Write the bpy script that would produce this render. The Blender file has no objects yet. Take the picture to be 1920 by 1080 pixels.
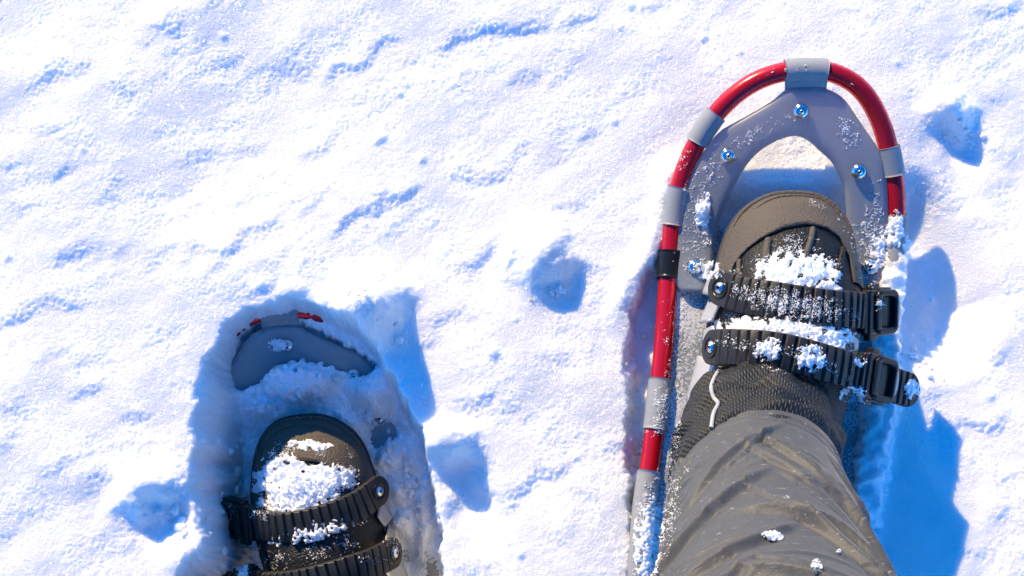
import bpy, bmesh, math, random
import numpy as np
from mathutils import Vector, Matrix, noise as mnoise
from mathutils.bvhtree import BVHTree

random.seed(7)
RNG = np.random.default_rng(11)
S = bpy.context.scene
COL = S.collection

# ------------------------------------------------------------------ camera
TILT = math.radians(12.0)      # forward of straight down
DIST = 1.28
FPX = 50.0 / 36.0 * 1920.0
CAM = np.array([0.0, -DIST * math.sin(TILT), DIST * math.cos(TILT)])
FWD = np.array([0.0, math.sin(TILT), -math.cos(TILT)])
RIGHT = np.array([1.0, 0.0, 0.0])
UP = np.array([0.0, math.cos(TILT), math.sin(TILT)])
cd = bpy.data.cameras.new('camera')
cd.lens = 50.0; cd.sensor_width = 36.0; cd.clip_start = 0.02; cd.clip_end = 2000.0
cam = bpy.data.objects.new('camera', cd)
COL.objects.link(cam)
cam.location = CAM
cam.rotation_euler = (TILT, 0.0, 0.0)
S.camera = cam

# ------------------------------------------------------------------ sky and sun
SUN_EL = math.radians(27.5)
SUN_TO = np.array([-0.505, 0.863])          # horizontal direction towards the sun
SUN_TO /= np.linalg.norm(SUN_TO)
w = bpy.data.worlds.new('World'); S.world = w; w.use_nodes = True
nt = w.node_tree
sky = nt.nodes.new('ShaderNodeTexSky')
sky.sky_type = 'NISHITA'; sky.sun_disc = False
sky.sun_elevation = SUN_EL
sky.sun_rotation = math.atan2(SUN_TO[0], SUN_TO[1])
sky.altitude = 2500.0; sky.air_density = 1.0; sky.dust_density = 0.0; sky.ozone_density = 8.0
bg = nt.nodes['Background']
bg.inputs['Strength'].default_value = 0.145
hsv = nt.nodes.new('ShaderNodeHueSaturation')
hsv.inputs['Saturation'].default_value = 1.22
nt.links.new(sky.outputs[0], hsv.inputs['Color'])
nt.links.new(hsv.outputs[0], bg.inputs['Color'])
sd = bpy.data.lights.new('sun', 'SUN')
sd.energy = 2.7; sd.angle = math.radians(0.55); sd.color = (1.0, 0.74, 0.34)
sun = bpy.data.objects.new('sun', sd); COL.objects.link(sun)
sdir = Vector((-SUN_TO[0] * math.cos(SUN_EL), -SUN_TO[1] * math.cos(SUN_EL), -math.sin(SUN_EL)))
sun.rotation_euler = sdir.to_track_quat('-Z', 'Y').to_euler()
sun.location = (-2, 4, 4)
S.view_settings.view_transform = 'Standard'
S.view_settings.look = 'None'
S.view_settings.exposure = 1.24
S.view_settings.gamma = 1.0
S.render.engine = 'CYCLES'
S.cycles.max_bounces = 7; S.cycles.diffuse_bounces = 5; S.cycles.glossy_bounces = 3
S.cycles.transmission_bounces = 2; S.cycles.caustics_reflective = False; S.cycles.caustics_refractive = False
S.cycles.use_adaptive_sampling = True; S.cycles.adaptive_threshold = 0.03


# ------------------------------------------------------------------ projection helpers
def P(px, py, z):
    """point on the horizontal plane z that lies behind pixel (px, py) of the 1920 x 1080 photograph"""
    d = FWD + RIGHT * ((px - 960.0) / FPX) + UP * ((540.0 - py) / FPX)
    t = (z - CAM[2]) / d[2]
    return CAM + d * t


def ray(px, py):
    d = FWD + RIGHT * ((px - 960.0) / FPX) + UP * ((540.0 - py) / FPX)
    return Vector(CAM), Vector(d).normalized()


def project(X, Y, Z):
    rx, ry, rz = X - CAM[0], Y - CAM[1], Z - CAM[2]
    dep = rx * FWD[0] + ry * FWD[1] + rz * FWD[2]
    u = rx * RIGHT[0] + ry * RIGHT[1] + rz * RIGHT[2]
    v = rx * UP[0] + ry * UP[1] + rz * UP[2]
    return 960.0 + FPX * u / dep, 540.0 - FPX * v / dep


def smooth(a, b, x):
    t = np.clip((x - a) / (b - a), 0.0, 1.0)
    return t * t * (3 - 2 * t)


def poly_sdf(X, Y, poly):
    """signed distance to a closed polygon, positive inside"""
    d2 = np.full(X.shape, 1e9)
    inside = np.zeros(X.shape, bool)
    n = len(poly)
    for i in range(n):
        ax, ay = poly[i]; bx, by = poly[(i + 1) % n]
        ex, ey = bx - ax, by - ay
        wx, wy = X - ax, Y - ay
        t = np.clip((wx * ex + wy * ey) / max(ex * ex + ey * ey, 1e-12), 0, 1)
        d2 = np.minimum(d2, (wx - t * ex) ** 2 + (wy - t * ey) ** 2)
        c = ((ay > Y) != (by > Y))
        with np.errstate(divide='ignore', invalid='ignore'):
            xi = ax + (Y - ay) * ex / (ey if ey != 0 else 1e-12)
        inside ^= (c & (X < xi))
    d = np.sqrt(d2)
    return np.where(inside, d, -d)


def catmull(pts, n, closed=False):
    p = np.asarray(pts, float)
    m = len(p)
    seg = m if closed else m - 1
    out = []
    for k in range(n):
        s = k / (n if closed else (n - 1)) * seg
        i = min(int(s), seg - 1); t = s - i
        if closed:
            a, b, c, d = p[(i - 1) % m], p[i % m], p[(i + 1) % m], p[(i + 2) % m]
        else:
            b, c = p[i], p[i + 1]
            a = p[i - 1] if i > 0 else 2 * b - c
            d = p[i + 2] if i + 2 < m else 2 * c - b
        out.append(0.5 * ((2 * b) + (c - a) * t + (2 * a - 5 * b + 4 * c - d) * t * t + (3 * b - a - 3 * c + d) * t ** 3))
    return np.array(out)


def even(pts, step=None, n=None):
    p = np.asarray(pts, float)
    L = np.concatenate([[0], np.cumsum(np.linalg.norm(np.diff(p, axis=0), axis=1))])
    if n is None:
        n = max(2, int(round(L[-1] / step)) + 1)
    s = np.linspace(0, L[-1], n)
    return np.stack([np.interp(s, L, p[:, k]) for k in range(p.shape[1])], 1), s


def fbm(v, octaves=4):
    return mnoise.fractal(Vector(v), 1.0, 2.0, octaves)


# ------------------------------------------------------------------ mesh helpers
def mesh_obj(name, verts, faces, mat, parent=None, smooth_shade=True):
    me = bpy.data.meshes.new(name)
    v = np.asarray(verts, float)
    if parent is not None:
        org = np.array(parent.get('_org', (0, 0, 0)))
        v = v - org
    me.from_pydata(v.tolist(), [], [tuple(int(i) for i in f) for f in faces])
    me.validate(); me.update()
    if smooth_shade:
        me.polygons.foreach_set('use_smooth', [True] * len(me.polygons))
    if mat is not None:
        me.materials.append(mat)
    o = bpy.data.objects.new(name, me)
    COL.objects.link(o)
    if parent is not None:
        o.parent = parent
    return o


ORG = {}


def thing(name, label, cat, loc, group=None):
    o = bpy.data.objects.new(name, None)
    COL.objects.link(o)
    o.empty_display_size = 0.05
    o.location = loc
    o['label'] = label; o['category'] = cat
    if group:
        o['group'] = group
    ORG[o.name] = np.array(loc, float)
    return o


def part(name, vf, mat, root, parent=None, smooth_shade=True, label=None):
    """vf = (world verts, faces); root = the Empty; parent = a part of it (its origin sits at the root too)"""
    v, f = vf
    v = np.asarray(v, float) - ORG[root.name]
    o = mesh_obj(name, v, f, mat, None, smooth_shade)
    o.parent = parent if parent is not None else root
    if label:
        o['label'] = label
    return o


def grid_faces(nu, nv, close_u=False, close_v=False, off=0):
    f = []
    for i in range(nu if close_u else nu - 1):
        for j in range(nv if close_v else nv - 1):
            i2, j2 = (i + 1) % nu, (j + 1) % nv
            f.append((off + i * nv + j, off + i2 * nv + j, off + i2 * nv + j2, off + i * nv + j2))
    return f


def join(*vfs):
    V, F, o = [], [], 0
    for v, f in vfs:
        v = np.asarray(v, float)
        V.append(v); F += [tuple(i + o for i in q) for q in f]; o += len(v)
    return np.concatenate(V), F


def tube(path, rad, n=16, closed=False, cap=True, up=(0, 0, 1)):
    p = np.asarray(path, float); m = len(p)
    if closed:
        T = np.roll(p, -1, 0) - np.roll(p, 1, 0)
    else:
        T = np.gradient(p, axis=0)
    T /= np.linalg.norm(T, axis=1)[:, None] + 1e-12
    r = np.broadcast_to(np.asarray(rad, float), (m,))
    V = []
    upv = np.array(up, float)
    for i in range(m):
        a = np.cross(T[i], upv)
        if np.linalg.norm(a) < 1e-4:
            a = np.cross(T[i], (0, 1, 0))
        a /= np.linalg.norm(a); b = np.cross(a, T[i])
        for k in range(n):
            t = 2 * math.pi * k / n
            V.append(p[i] + r[i] * (math.cos(t) * a + math.sin(t) * b))
    F = grid_faces(m, n, closed, True)
    if cap and not closed:
        F.append(tuple(range(n))[::-1]); F.append(tuple((m - 1) * n + k for k in range(n)))
    return np.array(V), F


def slab(top, nu, nv, thick):
    """solid plate from a nu x nv grid of top points, thickness straight down"""
    t = np.asarray(top, float)
    b = t - np.array([0, 0, thick])
    V = np.concatenate([t, b]); n = nu * nv
    F = grid_faces(nu, nv)
    F += [tuple(reversed([i + n for i in q])) for q in grid_faces(nu, nv)]
    ring = [i * nv for i in range(nu)] + [(nu - 1) * nv + j for j in range(1, nv)] + [i * nv + nv - 1 for i in range(nu - 2, -1, -1)] + [j for j in range(nv - 2, 0, -1)]
    for k in range(len(ring)):
        a, c = ring[k], ring[(k + 1) % len(ring)]
        F.append((c, a, a + n, c + n))
    return V, F


def rbox(c, ax, dims, bev=0.002, seg=3):
    bm = bmesh.new()
    bmesh.ops.create_cube(bm, size=1.0)
    for v in bm.verts:
        v.co = Vector((v.co.x * dims[0], v.co.y * dims[1], v.co.z * dims[2]))
    bmesh.ops.bevel(bm, geom=bm.edges[:] + bm.verts[:], offset=bev, segments=seg, affect='EDGES', profile=0.6)
    bm.verts.index_update()
    A = np.array(ax, float)
    V = np.array([np.array(c) + v.co.x * A[0] + v.co.y * A[1] + v.co.z * A[2] for v in bm.verts])
    F = [tuple(v.index for v in f.verts) for f in bm.faces]
    bm.free()
    return V, F


def lathe(c, ax, prof, n=20):
    """prof: list of (radius, height) from the rim up to the crown, along ax[2]"""
    A = np.array(ax, float); V = []
    for r, h in prof:
        for k in range(n):
            t = 2 * math.pi * k / n
            V.append(np.array(c) + r * math.cos(t) * A[0] + r * math.sin(t) * A[1] + h * A[2])
    F = grid_faces(len(prof), n, False, True)
    F.append(tuple((len(prof) - 1) * n + k for k in range(n)))
    return np.array(V), F


def frame_axes(T, ref):
    T = np.array(T, float); T /= np.linalg.norm(T)
    W = np.array(ref, float) - np.dot(ref, T) * T; W /= np.linalg.norm(W)
    return T, W, np.cross(T, W)


# ------------------------------------------------------------------ materials
def new_mat(name):
    m = bpy.data.materials.new(name); m.use_nodes = True
    return m, m.node_tree, m.node_tree.nodes['Principled BSDF']


def N(t, typ, **kw):
    n = t.nodes.new(typ)
    for k, v in kw.items():
        if k in n.inputs:
            n.inputs[k].default_value = v
        else:
            setattr(n, k, v)
    return n


def noise_tex(t, scale, detail=3.0, rough=0.55, coord=None, dist=0.0):
    n = N(t, 'ShaderNodeTexNoise', Scale=scale, Detail=detail, Roughness=rough, Distortion=dist)
    if coord is not None:
        t.links.new(coord, n.inputs['Vector'])
    return n


def ramp(t, fac, a, b, ca=(0, 0, 0, 1), cb=(1, 1, 1, 1)):
    r = t.nodes.new('ShaderNodeValToRGB')
    r.color_ramp.elements[0].position = a; r.color_ramp.elements[0].color = ca
    r.color_ramp.elements[1].position = b; r.color_ramp.elements[1].color = cb
    t.links.new(fac, r.inputs[0])
    return r


def bump(t, h, strength, dist, normal=None):
    b = N(t, 'ShaderNodeBump', Strength=strength, Distance=dist)
    t.links.new(h, b.inputs['Height'])
    if normal is not None:
        t.links.new(normal, b.inputs['Normal'])
    return b


def mixc(t, fac, a, b):
    m = t.nodes.new('ShaderNodeMix'); m.data_type = 'RGBA'
    for sock, v in ((0, fac), (6, a), (7, b)):
        if hasattr(v, 'links'):
            t.links.new(v, m.inputs[sock])
        else:
            m.inputs[sock].default_value = v
    return m.outputs[2]


def make_snow(name, sss=0.85, grain=1.0):
    m, t, p = new_mat(name)
    co = t.nodes.new('ShaderNodeTexCoord').outputs['Object']
    p.inputs['Base Color'].default_value = (0.92, 0.945, 0.975, 1)
    p.inputs['Roughness'].default_value = 0.55
    p.inputs['Specular IOR Level'].default_value = 0.35
    p.inputs['Subsurface Weight'].default_value = sss
    p.inputs['Subsurface Radius'].default_value = (0.75, 0.9, 1.2)
    p.inputs['Subsurface Scale'].default_value = 0.011
    p.subsurface_method = 'BURLEY'
    n1 = noise_tex(t, 900.0, 2.0, 0.6, co)
    b = bump(t, n1.outputs['Fac'], 0.5 * grain, 0.0012)
    # ice grains: each cell has its own facet, a few of them glint
    vo = N(t, 'ShaderNodeTexVoronoi', Scale=750.0)
    t.links.new(co, vo.inputs['Vector'])
    b2 = bump(t, vo.outputs['Distance'], 0.55 * grain, 0.0011, b.outputs['Normal'])
    t.links.new(b2.outputs['Normal'], p.inputs['Normal'])
    v3 = N(t, 'ShaderNodeTexVoronoi', Scale=820.0); t.links.new(co, v3.inputs['Vector'])
    geo = t.nodes.new('ShaderNodeNewGeometry')
    sub = N(t, 'ShaderNodeVectorMath', operation='SUBTRACT'); sub.inputs[1].default_value = (0.5, 0.5, 0.5)
    mad = N(t, 'ShaderNodeVectorMath', operation='MULTIPLY_ADD'); mad.inputs[1].default_value = (1.6, 1.6, 1.6)
    nrmz = N(t, 'ShaderNodeVectorMath', operation='NORMALIZE')
    t.links.new(v3.outputs['Color'], sub.inputs[0]); t.links.new(sub.outputs[0], mad.inputs[0])
    t.links.new(geo.outputs['Normal'], mad.inputs[2]); t.links.new(mad.outputs[0], nrmz.inputs[0])
    p.inputs['Coat Weight'].default_value = 0.30 * grain; p.inputs['Coat Roughness'].default_value = 0.14
    t.links.new(nrmz.outputs[0], p.inputs['Coat Normal'])
    return m


def frost(t, p, co, base, amount, fine=420.0, patch=26.0):
    """thin frost of snow grains lying on a surface"""
    a = noise_tex(t, patch, 3.0, 0.6, co)
    f = noise_tex(t, fine, 2.0, 0.7, co)
    add = N(t, 'ShaderNodeMath', operation='ADD')
    mul = N(t, 'ShaderNodeMath', operation='MULTIPLY'); mul.inputs[1].default_value = 0.9
    t.links.new(a.outputs['Fac'], mul.inputs[0])
    t.links.new(mul.outputs[0], add.inputs[0]); t.links.new(f.outputs['Fac'], add.inputs[1])
    r = ramp(t, add.outputs[0], amount, amount + 0.10)
    col = mixc(t, r.outputs[0], base, (0.86, 0.90, 0.95, 1))
    t.links.new(col, p.inputs['Base Color'])
    return r.outputs[0]


M = {}
M['snow'] = make_snow('snow')
M['snow_grain'] = make_snow('snow_grain', 0.35, 0.6)

# red anodised aluminium
m, t, p = new_mat('red_anodised_metal')
co = t.nodes.new('ShaderNodeTexCoord').outputs['Object']
fr = frost(t, p, co, (0.80, 0.008, 0.022, 1), 1.18, 500.0, 30.0)
p.inputs['Metallic'].default_value = 0.75
inv = N(t, 'ShaderNodeMath', operation='MULTIPLY_ADD'); inv.inputs[1].default_value = -0.45; inv.inputs[2].default_value = 0.45
t.links.new(fr, inv.inputs[0]); t.links.new(inv.outputs[0], p.inputs['Metallic'])
p.inputs['Roughness'].default_value = 0.24
p.inputs['Coat Weight'].default_value = 0.3; p.inputs['Coat Roughness'].default_value = 0.12
nb = noise_tex(t, 500.0, 2.0, 0.5, co)
t.links.new(bump(t, nb.outputs['Fac'], 0.12, 0.0006).outputs['Normal'], p.inputs['Normal'])
M['red'] = m


def plastic(name, colour, amount, trans=0.0, rough=0.45, bumpy=0.1, scale=900.0, fine=420.0, patch=26.0):
    m, t, p = new_mat(name)
    co = t.nodes.new('ShaderNodeTexCoord').outputs['Object']
    c2 = tuple(c * 0.82 for c in colour[:3]) + (1,)
    v = noise_tex(t, 45.0, 4.0, 0.6, co)
    base = mixc(t, v.outputs['Fac'], colour, c2)
    fr = None
    if amount < 2:
        fr = frost(t, p, co, base, amount, fine, patch)
    else:
        t.links.new(base, p.inputs['Base Color'])
    p.inputs['Roughness'].default_value = rough
    p.inputs['Specular IOR Level'].default_value = 0.35
    n = noise_tex(t, scale, 2.0, 0.6, co)
    h = n.outputs['Fac']
    b = bump(t, h, bumpy, 0.0018)
    if fr is not None:
        b = bump(t, fr, 0.35, 0.0012, b.outputs['Normal'])
    t.links.new(b.outputs['Normal'], p.inputs['Normal'])
    if trans > 0:
        tr = N(t, 'ShaderNodeBsdfTranslucent'); tr.inputs['Color'].default_value = (0.90, 0.80, 0.80, 1)
        mx = N(t, 'ShaderNodeMixShader'); mx.inputs[0].default_value = trans
        t.links.new(p.outputs[0], mx.inputs[1]); t.links.new(tr.outputs[0], mx.inputs[2])
        t.links.new(mx.outputs[0], t.nodes['Material Output'].inputs[0])
    return m


M['deck'] = plastic('grey_deck_sheet', (0.36, 0.41, 0.46, 1), 0.91, 0.16, 0.4)
M['fork'] = plastic('grey_fork_plate', (0.37, 0.43, 0.50, 1), 1.055, 0.36, 0.36, 0.06)
M['fork_clear'] = plastic('grey_fork_plate_clear', (0.46, 0.52, 0.58, 1), 1.12, 0.25, 0.36, 0.06)
M['wrap'] = plastic('grey_wrap_sheet', (0.42, 0.45, 0.47, 1), 1.10, 0.15, 0.42, 0.06)
M['strap'] = plastic('black_rubber_strap', (0.036, 0.035, 0.033, 1), 1.19, 0.0, 0.46, 0.12, 700.0, 330.0, 60.0)
M['black_plastic'] = plastic('black_plastic', (0.014, 0.014, 0.015, 1), 1.24, 0.0, 0.28, 0.06, 600.0, 330.0, 60.0)
M['white_plastic'] = plastic('white_plastic', (0.62, 0.64, 0.66, 1), 3, 0.15, 0.35, 0.05)
M['leather'] = plastic('black_pebbled_leather', (0.010, 0.010, 0.011, 1), 1.20, 0.0, 0.42, 0.7, 560.0, 380.0, 45.0)
M['toe_rubber'] = plastic('taupe_toe_rubber', (0.132, 0.110, 0.084, 1), 1.22, 0.0, 0.62, 1.0, 480.0, 380.0, 45.0)
M['sole'] = plastic('dark_outsole_rubber', (0.060, 0.054, 0.046, 1), 1.22, 0.0, 0.55, 0.3, 500.0, 380.0, 45.0)
M['cord'] = plastic('pale_grey_cord', (0.55, 0.53, 0.50, 1), 3, 0.0, 0.6, 0.3)

m, t, p = new_mat('steel_rivet')
p.inputs['Base Color'].default_value = (0.72, 0.74, 0.76, 1); p.inputs['Metallic'].default_value = 1.0
p.inputs['Roughness'].default_value = 0.16
M['steel'] = m

# woven nylon
m, t, p = new_mat('black_woven_nylon')
co = t.nodes.new('ShaderNodeTexCoord').outputs['UV']
mp = N(t, 'ShaderNodeMapping'); mp.inputs['Scale'].default_value = (1, 1, 1)
t.links.new(co, mp.inputs['Vector'])
w1 = N(t, 'ShaderNodeTexWave', Scale=5.6, Distortion=0.9); w1.bands_direction = 'DIAGONAL'; w1.wave_type = 'BANDS'
w2 = N(t, 'ShaderNodeTexWave', Scale=6.0, Distortion=0.9); w2.bands_direction = 'X'
t.links.new(mp.outputs[0], w1.inputs['Vector']); t.links.new(mp.outputs[0], w2.inputs['Vector'])
mul = N(t, 'ShaderNodeMath', operation='MULTIPLY')
t.links.new(w1.outputs['Fac'], mul.inputs[0]); t.links.new(w2.outputs['Fac'], mul.inputs[1])
r = ramp(t, mul.outputs[0], 0.05, 0.55, (0.006, 0.006, 0.006, 1), (0.034, 0.033, 0.031, 1))
t.links.new(r.outputs[0], p.inputs['Base Color'])
p.inputs['Roughness'].default_value = 0.55
t.links.new(bump(t, mul.outputs[0], 0.7, 0.0012).outputs['Normal'], p.inputs['Normal'])
M['woven'] = m

# trouser shell fabric
m, t, p = new_mat('grey_shell_fabric')
co = t.nodes.new('ShaderNodeTexCoord').outputs['Object']
a = noise_tex(t, 22.0, 4.0, 0.6, co)
base = mixc(t, a.outputs['Fac'], (0.060, 0.060, 0.057, 1), (0.090, 0.090, 0.086, 1))
sp = noise_tex(t, 260.0, 2.0, 0.5, co)
mpd = N(t, 'ShaderNodeMapping'); mpd.inputs['Scale'].default_value = (0.35, 1.6, 1.6); t.links.new(co, mpd.inputs['Vector'])
t.links.new(mpd.outputs[0], sp.inputs['Vector'])
rs = ramp(t, sp.outputs['Fac'], 0.67, 0.72)
base = mixc(t, rs.outputs[0], base, (0.26, 0.25, 0.22, 1))
t.links.new(base, p.inputs['Base Color'])
p.inputs['Roughness'].default_value = 0.58
p.inputs['Sheen Weight'].default_value = 0.15
cz = noise_tex(t, 70.0, 4.0, 0.6, co, 0.6)
fz = noise_tex(t, 1300.0, 1.0, 0.5, co)
rg = noise_tex(t, 28.0, 4.0, 0.55, co, 0.8); rg.noise_type = 'RIDGED_MULTIFRACTAL'
b0 = bump(t, rg.outputs['Fac'], 0.6, 0.0020)
b1 = bump(t, cz.outputs['Fac'], 0.5, 0.003, b0.outputs['Normal'])
b2 = bump(t, fz.outputs['Fac'], 0.15, 0.0006, b1.outputs['Normal'])
t.links.new(b2.outputs['Normal'], p.inputs['Normal'])
M['trouser'] = m

# ------------------------------------------------------------------ foot frames (one design, mirrored for the other foot)
BASE_R = -0.002
ANG_R = math.radians(-6.5)
O_R = P(1460, 540, BASE_R)
ANG_L = math.radians(11.0)
BASE_L = -0.138
SC_L = 0.93         # the sunken foot reads smaller than the lifted one
O_L = P(598, 912, BASE_L)
PITCH_L = math.radians(11.0)


def rot(a):
    return np.array([[math.cos(a), -math.sin(a), 0], [math.sin(a), math.cos(a), 0], [0, 0, 1]])


RX = np.array([[1, 0, 0], [0, math.cos(PITCH_L), -math.sin(PITCH_L)], [0, math.sin(PITCH_L), math.cos(PITCH_L)]])
R_R, R_L = rot(ANG_R), rot(ANG_L) @ RX


def to_world(side, v):
    v = np.asarray(v, float)
    if side == 'R':
        return v @ R_R.T + O_R
    return (v * np.array([-1, 1, 1]) * SC_L) @ R_L.T + O_L


def to_local(side, X, Y, Z):
    if side == 'R':
        d = np.stack([X - O_R[0], Y - O_R[1], Z - O_R[2]], -1) @ R_R
        return d
    d = np.stack([X - O_L[0], Y - O_L[1], Z - O_L[2]], -1) @ R_L
    d[..., 0] *= -1
    return d / SC_L


def zprof(v):
    return 0.070 * np.clip((np.asarray(v, float) - 0.025) / 0.185, 0, 1.6) ** 1.35


def Lp(px, py, dz=0.0):
    """local point of the right foot frame behind a pixel, dz above the deck profile"""
    z = dz
    for _ in range(6):
        q = P(px, py, z + O_R[2])
        l = R_R.T @ (q - O_R)
        z = float(zprof(l[1])) + dz
    return np.array([l[0], l[1], z])


def Lz(px, py, z):
    q = P(px, py, z + O_R[2])
    l = R_R.T @ (q - O_R)
    return np.array([l[0], l[1], z])


def mirror_faces(side, F):
    return F if side == 'R' else [tuple(reversed(f)) for f in F]


# ------------------------------------------------------------------ snowshoe design (right foot, local)
TUBE_PX = [(1222, 850), (1233, 760), (1246, 630), (1254, 500), (1262, 415), (1278, 335), (1310, 262), (1352, 203), (1402, 161),
           (1456, 138), (1512, 132), (1566, 138), (1614, 168), (1648, 222), (1668, 290), (1679, 370), (1677, 455), (1665, 570),
           (1652, 690), (1640, 800), (1618, 960), (1580, 1130), (1530, 1290), (1470, 1400), (1400, 1450), (1330, 1440),
           (1260, 1370), (1215, 1250), (1198, 1110), (1206, 970)]
tube_local = np.array([Lp(*q) for q in TUBE_PX])
tube_path = catmull(tube_local, 300, True)
TR = 0.0088


def tube_section(px0, px1):
    a = np.array([Lp(*q) for q in (px0, px1)])
    ia = int(np.argmin(np.linalg.norm(tube_path - a[0], axis=1))); ib = int(np.argmin(np.linalg.norm(tube_path - a[1], axis=1)))
    n = len(tube_path)
    if (ib - ia) % n > n // 2:
        ia, ib = ib, ia
    k = (ib - ia) % n
    pts = np.array([tube_path[(ia + j) % n] for j in range(k + 1)])
    # exact ends
    pts, _ = even(pts, n=max(8, k * 2))
    return pts


def sleeve(px0, px1, rad):
    p = tube_section(px0, px1)
    r = np.full(len(p), rad)
    return tube(p, r, 20)


FORK_OUT = [(1276, 545), (1260, 515), (1258, 478), (1264, 437), (1273, 395), (1291, 335), (1310, 298), (1331, 268), (1354, 243), (1396, 220), (1445, 191),
            (1470, 171), (1489, 165), (1518, 164), (1547, 166), (1570, 176), (1587, 191), (1607, 220), (1628, 251), (1650, 284), (1661, 312), (1664, 352),
            (1666, 420), (1662, 490), (1652, 570), (1645, 650)]
FORK_IN = [(1325, 548), (1334, 515), (1339, 478), (1344, 440), (1351, 408), (1366, 370), (1380, 343), (1396, 315), (1412, 294), (1430, 278), (1446, 268),
           (1462, 260), (1478, 255), (1492, 253), (1506, 256), (1522, 266), (1537, 280), (1552, 293), (1564, 307), (1575, 328), (1584, 348), (1587, 380),
           (1589, 430), (1592, 490), (1600, 570), (1607, 650)]


def fork_plate():
    o = catmull(FORK_OUT, 110); i = catmull(FORK_IN, 110)
    nv = 9; top = []
    for a, b in zip(o, i):
        for j in range(nv):
            s = j / (nv - 1)
            e = 0.004 * (1 - (2 * s - 1) ** 6) * 0.5
            q = a * (1 - s) + b * s
            top.append(Lp(q[0], q[1], 0.006 + e))
    return slab(top, 110, nv, 0.0035)


def main_deck():
    rows = 70; nv = 15; top = []
    L_ = tube_path
    left_px = catmull([(1262, 415), (1254, 500), (1246, 630), (1233, 760), (1222, 850), (1206, 970), (1198, 1110), (1215, 1250), (1262, 1360)], rows)
    right_px = catmull([(1677, 455), (1665, 570), (1655, 665), (1645, 750), (1632, 860), (1610, 990), (1575, 1140), (1532, 1280), (1480, 1380)], rows)
    for a, b in zip(left_px, right_px):
        for j in range(nv):
            s = j / (nv - 1)
            q = a * (1 - s) + b * s
            sag = -0.004 * math.sin(math.pi * s)
            top.append(Lp(q[0], q[1], 0.001 + sag))
    return slab(top, rows, nv, 0.0025)


def toe_tab():
    top = []; n = 14; nv = 7
    a0, a1 = (1471, 128), (1554, 128); b0, b1 = (1473, 176), (1549, 176)
    for i in range(n):
        s = i / (n - 1)
        for j in range(nv):
            u = j / (nv - 1)
            x = (a0[0] * (1 - s) + b0[0] * s) * (1 - u) + (a1[0] * (1 - s) + b1[0] * s) * u
            y = a0[1] * (1 - s) + b0[1] * s
            top.append(Lp(x, y, 0.0100 - 0.007 * s ** 1.5))
    return slab(top, n, nv, 0.0025)


def dome(px, py, dz, r):
    c = Lp(px, py, dz)
    v = c[1]; sl = (zprof(v + 0.004) - zprof(v - 0.004)) / 0.008
    nrm = np.array([0, -sl, 1.0]); nrm /= np.linalg.norm(nrm)
    a = np.array([1.0, 0, 0]); b = np.cross(nrm, a)
    prof = [(r * 1.12, 0), (r * 1.12, 0.0009), (r * 1.0, 0.0011)] + [(r * math.cos(k * math.pi / 14), 0.0009 + 0.55 * r * math.sin(k * math.pi / 14)) for k in range(1, 7)]
    return lathe(c, (a, b, nrm), prof)


# ------------------------------------------------------------------ boot design (right foot, local)
SOLE_Z = 0.006
OUT_PX = [(1490, 367), (1536, 374), (1570, 400), (1592, 440), (1606, 490), (1613, 540), (1612, 600), (1606, 660), (1594, 720), (1580, 780), (1566, 850),
          (1540, 920), (1480, 955), (1415, 945), (1372, 890), (1352, 820), (1343, 750), (1338, 690), (1338, 640), (1341, 590), (1346, 540), (1355, 490), (1372, 432), (1398, 396), (1440, 372)]
outl = catmull([Lz(x, y, 0.042)[:2] for x, y in OUT_PX], 144, True)
vmax, vmin = outl[:, 1].max(), outl[:, 1].min()


def midline(v):
    us = []
    for s in (0, 1):
        pass
    d = np.abs(outl[:, 1] - v)
    idx = np.argsort(d)[:8]
    return float((outl[idx, 0].max() + outl[idx, 0].min()) / 2)


MID_V = np.linspace(vmin + 0.02, vmax - 0.02, 24)
MID_U = np.convolve(np.pad([midline(v) for v in MID_V], 3, mode='edge'), np.ones(7) / 7, 'valid')
HV = [Lz(1480, y, 0.07)[1] for y in (400, 430, 480, 560, 620, 690, 760, 960)]
HZ = [0.080, 0.086, 0.094, 0.106, 0.115, 0.120, 0.112, 0.105]
o_ = np.argsort(HV)
HV = np.array(HV)[o_]; HZ = np.array(HZ)[o_]


def boot_pt(O, r, extra=0.0):
    vc = min(max(O[1], vmin + 0.055), vmax - 0.050)
    uc = np.interp(vc, MID_V, MID_U)
    C = np.array([uc, vc])
    q = C + r * (O - C)
    H = np.interp(q[1], HV, HZ)
    z0 = 0.030
    e = max(1 - r ** 2.7, 0.0) ** (1 / 2.1)
    z = z0 + (H - z0) * e
    if extra:
        d = (O - C); d = d / (np.linalg.norm(d) + 1e-9)
        k = r ** 5
        q = q + d * extra * k
        z += extra * (1 - k)
    return np.array([q[0], q[1], z])


def boot_upper():
    nr = 28; V = []
    rs = np.sin(np.linspace(0, 1, nr) * math.pi / 2)
    for O in outl:
        for r in rs:
            V.append(boot_pt(O, r))
        V.append(np.array([O[0], O[1], 0.012]))
    return np.array(V), grid_faces(len(outl), nr + 1, True, False)


UPPER = boot_upper()


def bvh_of(*vfs):
    v, f = join(*vfs)
    return BVHTree.FromPolygons([Vector(q) for q in v], f)


UPPER_W = (to_world('R', UPPER[0]), UPPER[1])
BV_UP = bvh_of(UPPER_W)


def on_boot(px, py, lift=0.0):
    o, d = ray(px, py)
    h = BV_UP.ray_cast(o, d)
    if h[0] is None:
        return Lz(px, py, 0.04)
    q = np.array(h[0] + (Vector((0, 0, 1)) if h[1].z < 0 else h[1]) * lift)
    return R_R.T @ (q - O_R)


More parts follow.
